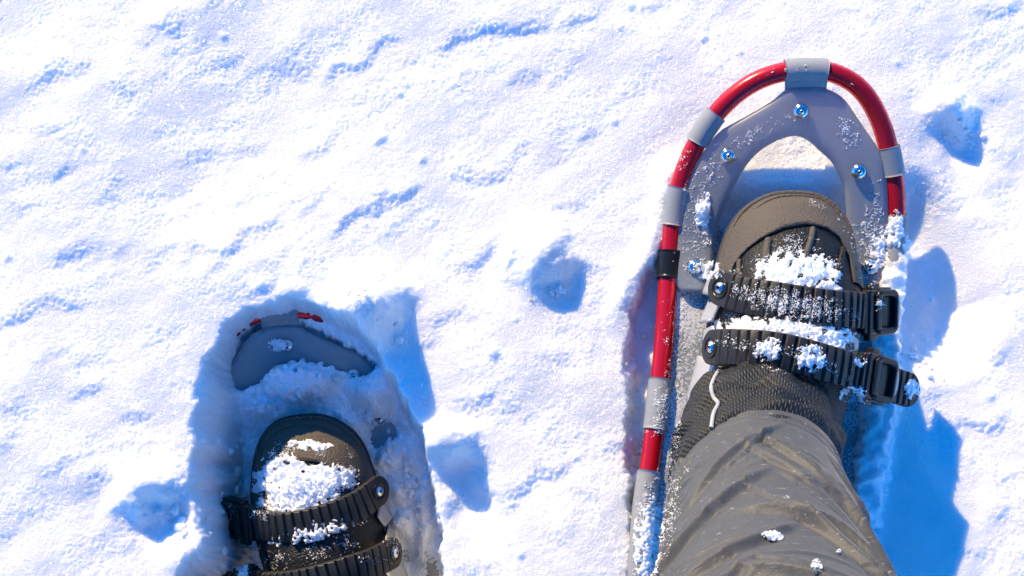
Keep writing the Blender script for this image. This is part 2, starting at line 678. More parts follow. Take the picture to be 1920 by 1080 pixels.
ARCH_PX = [(1374, 520), (1378, 496), (1398, 470), (1430, 448), (1468, 432), (1510, 425), (1548, 431), (1574, 449), (1590, 482), (1598, 530)]
arch_poly = [tuple(Lz(x, y, 0.078)[:2]) for x, y in ARCH_PX] + [tuple(Lz(1590, 700, 0.078)[:2]), tuple(Lz(1380, 700, 0.078)[:2])]


def cap_cols():
    y_lim = Lz(1380, 520, 0.06)[1]
    n = len(outl)
    start = int(np.argmax(outl[:, 1]))
    left, right = [], []
    k = start
    while outl[k % n][1] > y_lim and k > start - n // 2:
        left.append(k % n); k -= 1
    k = start + 1
    while outl[k % n][1] > y_lim:
        right.append(k % n); k += 1
    a, b = left[::-1], right
    return a + b


CAPC = cap_cols()


def toe_cap():
    cols = CAPC; nr = 16; V = []
    for i in cols:
        O = outl[i]
        rr = np.linspace(0.2, 1, 120)
        q = np.array([boot_pt(O, r)[:2] for r in rr])
        ins = poly_sdf(q[:, 0], q[:, 1], arch_poly)
        k = np.where(ins > 0)[0]
        r0 = rr[k[-1]] if len(k) else 0.9
        r0 = min(r0, 0.975)
        V.append(boot_pt(O, r0, 0.0002))
        for j in range(nr):
            s = j / (nr - 1)
            r = r0 + (1 - r0) * math.sin((0.02 + 0.98 * s) * math.pi / 2)
            V.append(boot_pt(O, r, 0.0030))
        V.append(np.array([O[0], O[1], 0.012]))
    return np.array(V), grid_faces(len(cols), nr + 2)


def outline_offset(o, d):
    T = np.roll(o, -1, 0) - np.roll(o, 1, 0)
    T /= np.linalg.norm(T, axis=1)[:, None]
    nrm = np.stack([T[:, 1], -T[:, 0]], 1)
    c = o.mean(0)
    sgn = np.sign(((o - c) * nrm).sum(1).mean())
    return o + nrm * sgn * d


def outsole():
    rings = [(0.0, SOLE_Z), (0.003, SOLE_Z + 0.001), (0.0035, SOLE_Z + 0.012), (0.0045, 0.026), (0.0042, 0.031), (0.002, 0.0325), (-0.003, 0.032)]
    V = []
    for d, z in rings:
        q = outline_offset(outl, d)
        # toe of the sole curls up a little
        lift = 0.010 * smooth(vmax - 0.06, vmax, q[:, 1])
        V.append(np.stack([q[:, 0], q[:, 1], z + lift], 1))
    n = len(outl)
    F = grid_faces(len(rings), n, False, True)
    F.append(tuple(range(n)))
    return np.concatenate(V), F


def surf_strip(px_pts, rad, flat=0.55, lift=0.001, n=40):
    pts = catmull(px_pts, n)
    p = np.array([on_boot(x, y, lift) for x, y in pts])
    r = rad * np.minimum(1, np.minimum(np.arange(n) + 1.0, n - np.arange(n)) / 4)
    return tube(p, r, 8)


def toe_rim():
    cols = CAPC[10:-10]
    p = np.array([boot_pt(outl[i], 0.955, 0.0035) for i in cols])
    n = len(p)
    r = 0.0024 * np.minimum(1, np.minimum(np.arange(n) + 1.0, n - np.arange(n)) / 6)
    return tube(p, r, 8)


def toe_rim2():
    cols = CAPC[16:-12]
    p = np.array([boot_pt(outl[i], 0.86, 0.0032) for i in cols])
    n = len(p)
    r = 0.0016 * np.minimum(1, np.minimum(np.arange(n) + 1.0, n - np.arange(n)) / 6)
    return tube(p, r, 8)


# cuff of the boot (woven), local: lofted sections leaning back
def cuff_sections():
    # centre (u, v, z), half width, half depth, backward tilt; placed from the front edge of each ring
    secs = []
    for (x, y, z), hw, hd, tl in (((1442, 670, 0.112), 0.0590, 0.060, 0.30), ((1440, 702, 0.146), 0.0620, 0.059, 0.42), ((1438, 735, 0.166), 0.0640, 0.058, 0.50),
                                  ((1437, 775, 0.184), 0.0620, 0.054, 0.56), ((1437, 840, 0.206), 0.0560, 0.050, 0.60)):
        f = Lz(x, y, z)
        secs.append((f - hd * np.array([0, math.cos(tl), math.sin(tl)]), hw, hd, tl))
    return secs


def cuff():
    secs = cuff_sections()
    c = catmull([s[0] for s in secs], 60)
    a = catmull([[s[1], s[2], s[3]] for s in secs], 60)
    n = 96; V = []
    for i in range(60):
        hw, hd, tl = a[i]
        for k in range(n):
            th = 2 * math.pi * k / n
            fold = 0.0
            s = i / 59
            # soft horizontal folds of the fabric, denser on the front
            x = math.cos(th); y = math.sin(th)
            f1 = mnoise.noise(Vector((x * 1.6, y * 1.6 + s * 1.2, s * 7.0 + x * 1.0)))
            f2 = mnoise.noise(Vector((x * 3 + 7, y * 3, s * 12 + x * 2.0)))
            fold = 0.0090 * f1 + 0.0050 * f2
            # deep crease on the front
            cr = (s - 0.36 - 0.16 * x) / 0.06
            fold -= 0.0055 * math.exp(-cr * cr) * max(0.0, y) ** 0.5
            rr = 1.0
            q = c[i] + np.array([(hw + fold) * x, (hd + fold) * y * math.cos(tl), (hd + fold) * y * math.sin(tl) * 1.0])
            V.append(q)
    return np.array(V), grid_faces(60, n, False, True)


CUFF = cuff()

# ladder straps -----------------------------------------------------------------
def strap_path(pts, lift=0.006):
    out = []
    for x, y, z in pts:
        q = Lz(x, y, z)
        # never inside the boot
        o = Vector(to_world('R', q)); o.z = 1.0
        h = BV_UP.ray_cast(o, Vector((0, 0, -1)))
        if h[0] is not None:
            zz = h[0].z - O_R[2] + lift
            if zz > q[2]:
                q = np.array([q[0], q[1], zz])
        out.append(q)
    return out


STRAP1 = [(1334, 534, 0.068), (1362, 543, 0.082), (1400, 556, 0.095), (1450, 567, 0.104), (1505, 576, 0.108), (1555, 582, 0.105), (1595, 584, 0.092), (1630, 584, 0.073), (1652, 583, 0.060)]
STRAP2 = [(1322, 653, 0.080), (1350, 651, 0.100), (1395, 652, 0.120), (1445, 656, 0.130), (1495, 666, 0.132), (1545, 680, 0.124), (1590, 693, 0.108), (1630, 707, 0.084), (1675, 722, 0.056), (1718, 736, 0.034)]


def ladder(pts, width, r0, r1, ref=(0, 1, 0.15)):
    p = catmull(strap_path(pts), 120)
    p = np.array([p[0]] + [p[i] for i in range(1, 120)])
    # smooth the height
    for _ in range(12):
        p[1:-1, 2] = 0.25 * p[:-2, 2] + 0.5 * p[1:-1, 2] + 0.25 * p[2:, 2]
    p, s = even(p, step=0.0006)
    n = len(p); L = s[-1]
    T = np.gradient(p, axis=0)
    V = []
    pitch = 0.0088
    for i in range(n):
        t_, w_, n_ = frame_axes(T[i], np.array(ref))
        if n_[2] < 0:
            n_ = -n_
        hw = width / 2
        e = min(s[i], L - s[i])
        if e < hw:
            hw = width / 2 * max(0.12, math.sqrt(max(0, 1 - ((width / 2 - e) / (width / 2)) ** 2)))
        ph = (s[i] % pitch) / pitch
        rid = 0.0022; rim = 0.0022
        if r0 < s[i] < L * r1:
            rid = 0.0 if ph < 0.26 else 0.0024 + 0.0012 * (1 - ph)
            rim = 0.0010 if ph < 0.26 else 0.0022
        base = 0.0012
        prof = [(-hw, -0.0016), (-hw, base), (-hw * 0.97, base + rim), (-hw * 0.90, base + rid), (0, base + rid * 1.05), (hw * 0.90, base + rid), (hw * 0.97, base + rim), (hw, base), (hw, -0.0016)]
        for a, h in prof:
            V.append(p[i] + a * w_ + h * n_)
    m = 9
    F = grid_faces(n, m, False, True)
    F.append(tuple(range(m))); F.append(tuple((n - 1) * m + k for k in range(m))[::-1])
    return (np.array(V), F), p, T


def at_path(p, T, frac, ref=(0, 1, 0.15)):
    i = int(frac * (len(p) - 1))
    t_, w_, n_ = frame_axes(T[i], np.array(ref))
    if n_[2] < 0:
        n_ = -n_
    return p[i], t_, w_, n_


def rrect_path(c, t_, w_, a, b, r, n=10):
    pts = []
    for cx, cy, st in ((a - r, b - r, 0), (-a + r, b - r, 90), (-a + r, -b + r, 180), (a - r, -b + r, 270)):
        for k in range(n):
            th = math.radians(st + 90 * k / (n - 1))
            pts.append(c + (cx + r * math.cos(th)) * t_ + (cy + r * math.sin(th)) * w_)
    return np.array(pts)


def ring_band(path, c, n_, inn, h0, h1):
    """rectangular-section ring: path = outer loop, inn = inward scale"""
    m = len(path); V = []
    for q in path:
        i_ = c + (q - c) * inn
        mid = c + (q - c) * (1 - (1 - inn) * 0.15)
        mid2 = c + (q - c) * (1 - (1 - inn) * 0.85)
        for x, h in ((q, h0), (q, h1 * 0.8), (mid, h1), (mid2, h1), (i_, h1 * 0.8), (i_, h0)):
            V.append(x + n_ * h)
    return np.array(V), grid_faces(m, 6, True, True)


def buckle_parts(p, T, frac):
    c, t_, w_, n_ = at_path(p, T, frac)
    parts = {}
    # housing that grips the strap
    a = rbox(c - t_ * 0.015 + n_ * 0.003, (t_, w_, n_), (0.013, 0.038, 0.010), 0.002)
    b = rbox(c - t_ * 0.0235 + n_ * 0.002, (t_, w_, n_), (0.006, 0.035, 0.009), 0.0015)
    d1 = rbox(c + w_ * 0.0185 + n_ * 0.001, (t_, w_, n_), (0.030, 0.004, 0.010), 0.0012)
    d2 = rbox(c - w_ * 0.0185 + n_ * 0.001, (t_, w_, n_), (0.030, 0.004, 0.010), 0.0012)
    k1 = rbox(c - t_ * 0.010 + w_ * 0.021 + n_ * 0.003, (t_, w_, n_), (0.012, 0.006, 0.006), 0.001)
    k2 = rbox(c - t_ * 0.012 - w_ * 0.021 + n_ * 0.003, (t_, w_, n_), (0.012, 0.006, 0.006), 0.001)
    base = rbox(c - n_ * 0.002, (t_, w_, n_), (0.026, 0.034, 0.003), 0.001)
    parts['buckle'] = join(a, b, d1, d2, k1, k2, base)
    cl = c + t_ * 0.003 + n_ * 0.004
    tt = t_ * math.cos(0.12) + n_ * math.sin(0.12); nn = np.cross(tt, w_)
    if nn[2] < 0:
        nn = -nn
    parts['buckle_lever'] = join(ring_band(rrect_path(cl, tt, w_, 0.0138, 0.0188, 0.006), cl, nn, 0.70, -0.001, 0.0080), rbox(cl + nn * 0.0030, (tt, w_, nn), (0.0215, 0.0285, 0.0020), 0.0008, 2), rbox(cl - tt * 0.0125 + nn * 0.0055, (tt, w_, nn), (0.0070, 0.0300, 0.0060), 0.0016))
    # pale release tab bulging from the end
    ce = cl + tt * 0.0132 + nn * 0.003
    V = []; nu, nv = 15, 8
    for i in range(nu):
        th = -math.pi / 2 + math.pi * i / (nu - 1)
        for j in range(nv):
            ph = math.pi * j / (nv - 1)
            V.append(ce + tt * (0.0085 * math.cos(th) * math.sin(ph) ** 0.7) + w_ * (0.0145 * math.sin(th)) + nn * (0.0030 * math.cos(ph) * max(math.cos(th), 0.0) ** 0.4))
    parts['release_tab'] = (np.array(V), grid_faces(nu, nv))
    return parts


def pivot_parts(p, T, width):
    c, t_, w_, n_ = at_path(p, T, 0.0)
    i = int(width * 0.5 / 0.0006)
    c, t_, w_, n_ = at_path(p, T, i / (len(p) - 1))
    c = c + n_ * 0.0036
    washer = lathe(c, (t_, w_, n_), [(0.0092, -0.0004), (0.0092, 0.0006), (0.0080, 0.0009), (0.0078, 0.0003), (0.0050, 0.0003)])
    head = lathe(c, (t_, w_, n_), [(0.0052, 0.0002), (0.0050, 0.0012), (0.0036, 0.0022), (0.0016, 0.0026)])
    return washer, head


def wing(px4, thick=0.0016, sag=0.0):
    """bent plate from four (px, py, z) corners: a-b is the top edge, d-c the bottom edge"""
    a, b, c, d = [Lz(*q) for q in px4]
    n = 8; top = []
    for i in range(n):
        s = i / (n - 1)
        for j in range(n):
            u = j / (n - 1)
            q = (a * (1 - u) + b * u) * (1 - s) + (d * (1 - u) + c * u) * s
            q = q + np.array([0, 0, sag * math.sin(math.pi * s)])
            top.append(q)
    t = np.array(top)
    nrm = np.cross(b - a, d - a); nrm /= np.linalg.norm(nrm)
    n2 = n * n
    V = np.concatenate([t, t - nrm * thick])
    F = grid_faces(n, n) + [tuple(reversed([i + n2 for i in q])) for q in grid_faces(n, n)]
    ringi = [i * n for i in range(n)] + [(n - 1) * n + j for j in range(1, n)] + [i * n + n - 1 for i in range(n - 2, -1, -1)] + [j for j in range(n - 2, 0, -1)]
    for k in range(len(ringi)):
        x, y = ringi[k], ringi[(k + 1) % len(ringi)]
        F.append((y, x, x + n2, y + n2))
    return V, F


REG = {'R': [], 'L': []}
REG_U = {'R': [], 'L': []}


def build_foot(side, shoe, person):
    def add(name, vf, mat, root, parent=None, reg=True, label=None, flat=False):
        V = to_world(side, vf[0]); F = mirror_faces(side, vf[1])
        if reg:
            REG[side].append((V, F))
            if name not in ('ladder_strap', 'washer', 'pivot_rivet', 'buckle', 'buckle_lever', 'release_tab'):
                REG_U[side].append((V, F))
        return part(name, (V, F), M[mat], root, parent, not flat, label)
    # --- snowshoe
    add('frame_tube', tube(tube_path, TR, 20, True), 'red', shoe)
    add('deck', main_deck(), 'deck', shoe)
    fk = add('toe_plate', fork_plate(), 'fork' if side == 'R' else 'fork_clear', shoe)
    for a, b in (((1474, 134), (1552, 136)),):
        o = add('deck_wrap', sleeve(a, b, 0.0112), 'wrap', shoe)
        add('wrap_tab', toe_tab(), 'wrap', shoe, o)
    for a, b in (((1342, 216), (1306, 272)), ((1274, 350), (1262, 425)), ((1666, 276), (1676, 332)), ((1240, 705), (1228, 808)), ((1218, 885), (1199, 1090)),
                 ((1679, 405), (1674, 500)), ((1650, 700), (1640, 800))):
        add('deck_wrap', sleeve(a, b, 0.0106), 'wrap', shoe)
    add('frame_clamp', sleeve((1257, 468), (1251, 524), 0.0112), 'black_plastic', shoe)
    for x, y in ((1502, 209), (1365, 292), (1611, 322), (1318, 395), (1303, 499), (1632, 500)):
        add('rivet', dome(x, y, 0.0095, 0.0062), 'steel', shoe, fk)
    # --- binding: cradle plates, ladder straps, buckles
    cr = wing(((1352, 515, 0.050), (1340, 556, 0.062), (1318, 552, 0.010), (1335, 508, 0.010)))
    add('binding_plate', cr, 'white_plastic', shoe)
    add('binding_plate', wing(((1352, 570, 0.065), (1336, 603, 0.050), (1313, 606, 0.020), (1334, 556, 0.020))), 'white_plastic', shoe)
    add('binding_plate', wing(((1338, 610, 0.070), (1350, 640, 0.080), (1318, 640, 0.030), (1322, 618, 0.020))), 'white_plastic', shoe)
    add('binding_plate', wing(((1350, 675, 0.085), (1300, 772, 0.085), (1288, 752, 0.030), (1310, 668, 0.030))), 'white_plastic', shoe)
    add('binding_plate', wing(((1598, 610, 0.060), (1604, 640, 0.060), (1610, 640, 0.010), (1606, 590, 0.010))), 'white_plastic', shoe)
    add('binding_plate', wing(((1555, 705, 0.080), (1566, 765, 0.080), (1585, 770, 0.010), (1590, 700, 0.010))), 'white_plastic', shoe)
    def shift(pts, dy):
        return pts if side == 'R' else [(1472 + (x - 1472) * 1.06, y + dy, z) for x, y, z in pts]
    for pts, wd, r0, r1, fb in ((shift(STRAP1, -36), 0.0305, 0.024, 0.99, 0.955), (shift(STRAP2, -22), 0.0300, 0.022, 0.95, 0.735)):
        vf, pth, T = ladder(pts, wd, r0, r1)
        st = add('ladder_strap', vf, 'strap', shoe)
        wa, hd = pivot_parts(pth, T, wd)
        add('washer', wa, 'black_plastic', shoe, st)
        add('pivot_rivet', hd, 'steel', shoe, st)
        bp = buckle_parts(pth, T, fb)
        bo = add('buckle', bp['buckle'], 'black_plastic', shoe)
        add('buckle_lever', bp['buckle_lever'], 'black_plastic', shoe, bo)
        add('release_tab', bp['release_tab'], 'white_plastic', shoe, bo)
    # --- boot
    up = add('boot', UPPER, 'leather', person, label='black pebbled leather boot with taupe rubber toe cap')
    add('outsole', outsole(), 'sole', person, up)
    add('toe_cap', toe_cap(), 'toe_rubber', person, up)
    add('toe_rim', toe_rim(), 'toe_rubber', person, up)
    add('toe_rim', toe_rim2(), 'toe_rubber', person, up)
    for pp, rr in (([(1442, 446), (1438, 470), (1436, 500)], 0.0032), ([(1524, 426), (1520, 450), (1510, 480)], 0.0026),
                   ([(1580, 462), (1574, 490), (1560, 530)], 0.0026), ([(1388, 486), (1387, 505), (1388, 530)], 0.0022)):
        add('rib', surf_strip(pp, rr), 'toe_rubber' if pp[0][0] < 1560 else 'leather', person, up)
    cf = add('boot_cuff', CUFF, 'woven', person, up)
    uvl = cf.data.uv_layers.new(name='UVMap')
    n = 96
    for poly in cf.data.polygons:
        vs = list(poly.vertices)
        wrap = any(v % n == 0 for v in vs) and any(v % n == n - 1 for v in vs)
        for li, v in zip(poly.loop_indices, vs):
            k = v % n
            if wrap and k == 0:
                k = n
            uvl.data[li].uv = (k / n * 9.0, (v // n) / 60.0 * 3.2)
    # draw cord
    cpx = [(1350, 690), (1334, 722), (1338, 745), (1347, 757), (1338, 775), (1334, 802)]
    bv = bvh_of((to_world('R', CUFF[0]), CUFF[1]), UPPER_W)
    pts = []
    for x, y in catmull(cpx, 40):
        o, d = ray(x, y)
        h = bv.ray_cast(o, d)
        q = np.array(h[0]) - np.array(d) * 0.0022 if h[0] is not None else P(x, y, 0.15)
        pts.append(R_R.T @ (q - O_R))
    pts = np.array(pts)
    for _ in range(3):
        pts[1:-1] = 0.25 * pts[:-2] + 0.5 * pts[1:-1] + 0.25 * pts[2:]
    add('drawcord', tube(pts, 0.0017, 8), 'cord', person, up)
    return up


# ------------------------------------------------------------------ snow ground
STEP = 0.0011
fx = np.arange(-0.56, 0.5601, STEP)
fy = np.arange(-0.50, 0.3601, STEP)
NX, NY = len(fx), len(fy)
X, Y = np.meshgrid(fx, fy, indexing='ij')


def band(lo, hi, seed, aniso=None):
    """band-limited gaussian noise; lo..hi wavelengths in metres; unit variance"""
    g = np.random.default_rng(seed).standard_normal((NX, NY))
    f = np.fft.rfft2(g)
    kx = np.fft.fftfreq(NX, STEP)[:, None]; ky = np.fft.rfftfreq(NY, STEP)[None, :]
    if aniso:
        a, st = aniso
        c, s_ = math.cos(a), math.sin(a)
        k1 = kx * c + ky * s_; k2 = -kx * s_ + ky * c
        k = np.sqrt((k1 * st) ** 2 + k2 ** 2)
    else:
        k = np.sqrt(kx ** 2 + ky ** 2)
    k0, k1_ = 1.0 / hi, 1.0 / lo
    m_ = np.exp(-((np.log(k + 1e-9) - 0.5 * (math.log(k0) + math.log(k1_))) / (0.5 * (math.log(k1_) - math.log(k0)) + 1e-6)) ** 2)
    h = np.fft.irfft2(f * m_, s=(NX, NY))
    return h / h.std()


Hs = 0.0026 * band(0.16, 0.5, 1) + 0.0006 * band(0.05, 0.12, 2, (math.radians(28), 1.8))
rough = smooth(-0.9, 1.0, band(0.05, 0.16, 9))
Hs += 0.00020 * band(0.016, 0.04, 3, (math.radians(28), 1.5)) * (0.5 + 0.7 * rough)
pebble = 0.00013 * band(0.0065, 0.013, 4) + 0.00018 * band(0.0034, 0.006, 5) + 0.00020 * band(0.0023, 0.0034, 6)
pebble = pebble * (0.55 + 0.75 * rough)
Hs += pebble

# domain warp for marks
WX = X + 0.0026 * band(0.025, 0.07, 21) + 0.0006 * band(0.006, 0.015, 22)
WY = Y + 0.0026 * band(0.025, 0.07, 23) + 0.0006 * band(0.006, 0.015, 24)
MARKS = [  # little wind-cut ledges: end points in photograph pixels, drop in mm
    (70, 150, 170, 115, 7), (60, 165, 85, 170, 5), (200, 150, 260, 175, 6), (265, 70, 330, 45, 8), (320, 55, 350, 30, 5), (380, 20, 420, 5, 5),
    (405, 125, 450, 105, 6), (520, 135, 590, 122, 7), (610, 160, 680, 110, 8), (680, 108, 745, 70, 8), (830, 95, 870, 55, 9), (880, 55, 1025, 42, 9), (720, 115, 760, 100, 4),
    (1050, 50, 1130, 20, 5), (1140, 75, 1170, 60, 4), (70, 245, 110, 240, 6), (90, 340, 130, 310, 6), (0, 320, 40, 300, 5), (20, 395, 55, 385, 5), (200, 335, 240, 330, 5),
    (105, 490, 165, 455, 8), (175, 470, 200, 465, 5), (215, 480, 240, 465, 6), (265, 495, 330, 470, 6), (345, 470, 390, 460, 7), (405, 475, 460, 450, 8), (460, 448, 530, 420, 8),
    (0, 600, 50, 580, 9), (50, 575, 140, 565, 7), (625, 440, 655, 400, 9), (655, 392, 790, 360, 9), (845, 320, 905, 330, 7), (905, 330, 960, 330, 6), (850, 505, 930, 460, 7),
    (1030, 380, 1100, 375, 5), (800, 615, 890, 580, 7), (785, 650, 815, 635, 5), (540, 390, 610, 375, 6), (190, 370, 220, 360, 5),
    (850, 770, 930, 735, 7), (940, 770, 980, 755, 4), (940, 950, 1000, 900, 9), (1000, 895, 1055, 870, 8), (1080, 915, 1120, 925, 4), (1140, 840, 1170, 825, 6),
    (135, 735, 200, 728, 8), (0, 775, 40, 750, 7), (0, 835, 25, 830, 6), (150, 930, 200, 885, 7), (190, 880, 220, 890, 5), (215, 785, 290, 780, 5), (0, 1020, 30, 1000, 8), (170, 1030, 185, 1015, 5),
    (1765, 680, 1790, 665, 6), (1790, 670, 1890, 660, 6), (1795, 800, 1890, 785, 9), (1870, 905, 1915, 890, 7), (1860, 1000, 1880, 940, 5), (1800, 1040, 1850, 1020, 5),
    (1830, 25, 1915, 10, 7), (1740, 105, 1780, 100, 4), (1840, 185, 1885, 180, 5), (1730, 160, 1760, 150, 5), (1690, 190, 1720, 180, 5), (1880, 300, 1915, 290, 5), (1850, 370, 1900, 350, 4), (1820, 560, 1880, 540, 4),
    (1190, 20, 1240, 10, 4), (1080, 260, 1130, 250, 4), (1010, 300, 1060, 280, 5), (960, 150, 1010, 130, 5), (330, 300, 400, 280, 5), (440, 290, 500, 270, 5), (560, 300, 620, 260, 5),
    (1100, 660, 1130, 640, 5), (1000, 690, 1060, 670, 4), (1020, 1010, 1080, 1000, 4), (480, 500, 540, 480, 4), (270, 640, 330, 610, 4), (60, 680, 130, 650, 4), (70, 880, 120, 870, 5), (250, 850, 300, 830, 4)]
sunv = SUN_TO
FZ = band(0.004, 0.010, 25)
for (ax, ay, bx, by, mm) in MARKS:
    A = P(ax, ay, 0.0)[:2]; B = P(bx, by, 0.0)[:2]
    e = B - A; L = np.linalg.norm(e); e = e / L
    nrm = np.array([-e[1], e[0]])
    if np.dot(nrm, sunv) < 0:
        nrm = -nrm
    ctr = (A + B) / 2
    R = L / 2 + 0.08
    i0, i1 = np.searchsorted(fx, [ctr[0] - R, ctr[0] + R]); j0, j1 = np.searchsorted(fy, [ctr[1] - R, ctr[1] + R])
    if i1 - i0 < 3 or j1 - j0 < 3:
        continue
    sx, sy = WX[i0:i1, j0:j1] - A[0], WY[i0:i1, j0:j1] - A[1]
    al = sx * e[0] + sy * e[1]; pe = sx * nrm[0] + sy * nrm[1]
    taper = smooth(-0.012, 0.012, al) * (1 - smooth(L - 0.012, L + 0.012, al))
    h = 0.001 * mm * 0.62
    up = 0.45 * h * np.exp(-np.clip(pe, 0, None) / 0.024)
    dn = -0.55 * h * np.exp(-np.clip(-pe, 0, None) / 0.022)
    stepf = smooth(-0.0105, 0.0075, pe + 0.0011 * FZ[i0:i1, j0:j1])
    prof = up * stepf + dn * (1 - stepf) 
    Hs[i0:i1, j0:j1] += taper * prof


def lump(px, py, r, h, power=1.6, squash=1.0, ang=0.0):
    c = P(px, py, h * 0.5)[:2]
    dx, dy = 0.75 * WX + 0.25 * X - c[0], 0.75 * WY + 0.25 * Y - c[1]
    ca, sa = math.cos(ang), math.sin(ang)
    u = (dx * ca + dy * sa); v = (-dx * sa + dy * ca) * squash
    d = np.sqrt(u * u + v * v) / r
    return h * np.exp(-d ** (2 * power))


Hs += lump(690, 575, 0.030, 0.034, 1.5)
Hs += lump(672, 600, 0.026, 0.018, 1.3)
Hs += lump(545, 545, 0.010, 0.005)
Hs -= 0.006 * np.exp(-(((X - P(535, 0, 0)[0]) / 0.05) ** 2 + ((Y - P(0, 590, 0)[1]) / 0.03) ** 2))
Hs += lump(1020, 480, 0.026, 0.027, 1.2)
Hs -= lump(1050, 525, 0.022, 0.004, 1.3)
Hs += lump(838, 828, 0.022, 0.026, 1.4, 1.4)
Hs -= lump(882, 925, 0.050, 0.018, 1.5, 2.3, math.radians(-66))
Hs += lump(272, 915, 0.026, 0.022, 1.2, 1.3)
Hs -= lump(305, 978, 0.022, 0.009, 1.4)
Hs += lump(1768, 200, 0.012, 0.016, 1.3)
Hs += lump(1800, 215, 0.016, 0.018, 1.3)
Hs -= lump(1790, 262, 0.026, 0.007, 1.3)
Hs -= lump(1815, 310, 0.018, 0.006, 1.3, 0.6)
Hs += lump(345, 1020, 0.022, 0.008)
Hs += lump(1690, 640, 0.020, 0.006)
g_ = np.random.default_rng(5)
for _ in range(60):     # scattered crumbs
    c = (g_.uniform(-0.5, 0.5), g_.uniform(-0.3, 0.32)); r = g_.uniform(0.0016, 0.0042) if g_.random() < 0.9 else g_.uniform(0.004, 0.007)
    i0, i1 = np.searchsorted(fx, [c[0] - 4 * r, c[0] + 4 * r]); j0, j1 = np.searchsorted(fy, [c[1] - 4 * r, c[1] + 4 * r])
    dd = np.hypot(X[i0:i1, j0:j1] - c[0], Y[i0:i1, j0:j1] - c[1]) / r
    Hs[i0:i1, j0:j1] += r * 0.6 * np.exp(-dd ** 3)

edge_n = 0.00055 * band(0.005, 0.012, 31) + 0.0014 * band(0.02, 0.05, 32)
# --- trench of the near snowshoe
TR_PX = [(1275, 330), (1262, 372), (1252, 425), (1240, 470), (1200, 530), (1180, 580), (1172, 640), (1174, 800), (1179, 1000), (1184, 1140), (1186, 1500),
         (1680, 1500), (1660, 1140), (1635, 960), (1618, 800), (1618, 690), (1640, 600), (1660, 470), (1690, 410), (1660, 372), (1600, 345), (1500, 338), (1400, 335), (1330, 350)]
tp = [tuple(P(x, y, 0.0)[:2]) for x, y in TR_PX]
sd_t = poly_sdf(X, Y, tp) + edge_n
lr = to_local('R', X, Y, np.zeros_like(X))
deckz = zprof(lr[..., 1]) + BASE_R
floor_t = np.minimum(deckz - 0.010, -0.012) - 0.014 + 0.0012 * band(0.02, 0.06, 41)
floor_t += 0.0
k = smooth(-0.002, 0.012, sd_t)
# the front of the trench slopes in gently
front = smooth(P(1500, 450, 0)[1], P(1500, 335, 0)[1], Y)
k = k * (1 - front) + front * smooth(0.0, 0.05, sd_t) * 0.8
Hs_soft = Hs - 0.6 * pebble
Hs = np.where(sd_t > -0.004, Hs * (1 - k) + floor_t * k, Hs)
# lip left of the trench and shelf inside it
Hs += 0.006 * np.exp(-((sd_t + 0.010) / 0.010) ** 2) * (X < P(1300, 600, 0)[0]) * smooth(P(0, 560, 0)[1], P(0, 640, 0)[1], -Y + 2 * P(0, 600, 0)[1])
# --- smoother, slightly pressed snow beside the near leg
SH_PX = [(1690, 430), (1780, 560), (1750, 650), (1700, 720), (1760, 860), (1830, 1000), (1850, 1200), (1600, 1200), (1625, 700), (1640, 480)]
ss = poly_sdf(X, Y, [tuple(P(x, y, 0)[:2]) for x, y in SH_PX])
Hs = np.where(sd_t < 0.012, Hs + smooth(-0.012, 0.02, ss) * (0.004 - 0.8 * pebble), Hs)

# hollow beside the lifted rail
HO_PX = [(1640, 395), (1705, 400), (1745, 470), (1800, 575), (1770, 640), (1668, 640), (1655, 520)]
ho = poly_sdf(X, Y, [tuple(P(x, y, -0.02)[:2]) for x, y in HO_PX])
Hs -= 0.034 * smooth(-0.045, 0.012, ho)

# snow lying over the outer rail of the near snowshoe
rail = [P(x, y, 0.0)[:2] for x, y in ((1681, 455), (1676, 500), (1668, 560), (1660, 630), (1655, 700), (1646, 780), (1632, 870), (1614, 970), (1584, 1110))]
dr = np.full(X.shape, 1e9)
for A, B in zip(rail[:-1], rail[1:]):
    e = B - A
    tt_ = np.clip(((X - A[0]) * e[0] + (Y - A[1]) * e[1]) / (e @ e), 0, 1)
    dr = np.minimum(dr, np.hypot(X - A[0] - tt_ * e[0], Y - A[1] - tt_ * e[1]))
rid_h = 0.0105 + 0.0016 * band(0.01, 0.03, 61) + 0.5 * pebble
kr = 1 - smooth(0.009, 0.019, dr + 0.0012 * band(0.008, 0.02, 62))
Hs = np.maximum(Hs, Hs * (1 - kr) + rid_h * kr)

# --- pit of the far (sunken) snowshoe
PIT_PX = [(320, 1075), (352, 1045), (372, 1028), (366, 990), (352, 945), (350, 900), (352, 850), (358, 760), (372, 690), (398, 643), (424, 600), (474, 568), (532, 559), (596, 570),
          (650, 597), (704, 648), (742, 712), (775, 770), (797, 822), (805, 872), (815, 922), (827, 962), (829, 1080), (840, 1250), (900, 1600), (250, 1600)]
pp_ = [tuple(P(x, y, 0.0)[:2]) for x, y in PIT_PX]
sd_p = poly_sdf(X, Y, pp_) + edge_n
deckL = np.full(X.shape, BASE_L)
for _ in range(6):        # height of the tilted deck under every grid point
    ll = to_local('L', X, Y, deckL)
    deckL = deckL - (ll[..., 2] - zprof(ll[..., 1])) * SC_L / math.cos(PITCH_L) * 0.9
QX, QY = project(X, Y, deckL)
VIS = [(452, 612), (498, 599), (548, 600), (596, 618), (646, 648), (716, 692), (690, 706), (645, 694), (600, 682), (556, 676), (524, 688), (496, 716), (464, 736), (412, 728), (432, 684), (446, 646)]
vis = poly_sdf(QX, QY, VIS)           # pixels
ns1 = band(0.006, 0.02, 51); ns2 = band(0.03, 0.08, 52); ns3 = band(0.0026, 0.005, 53)
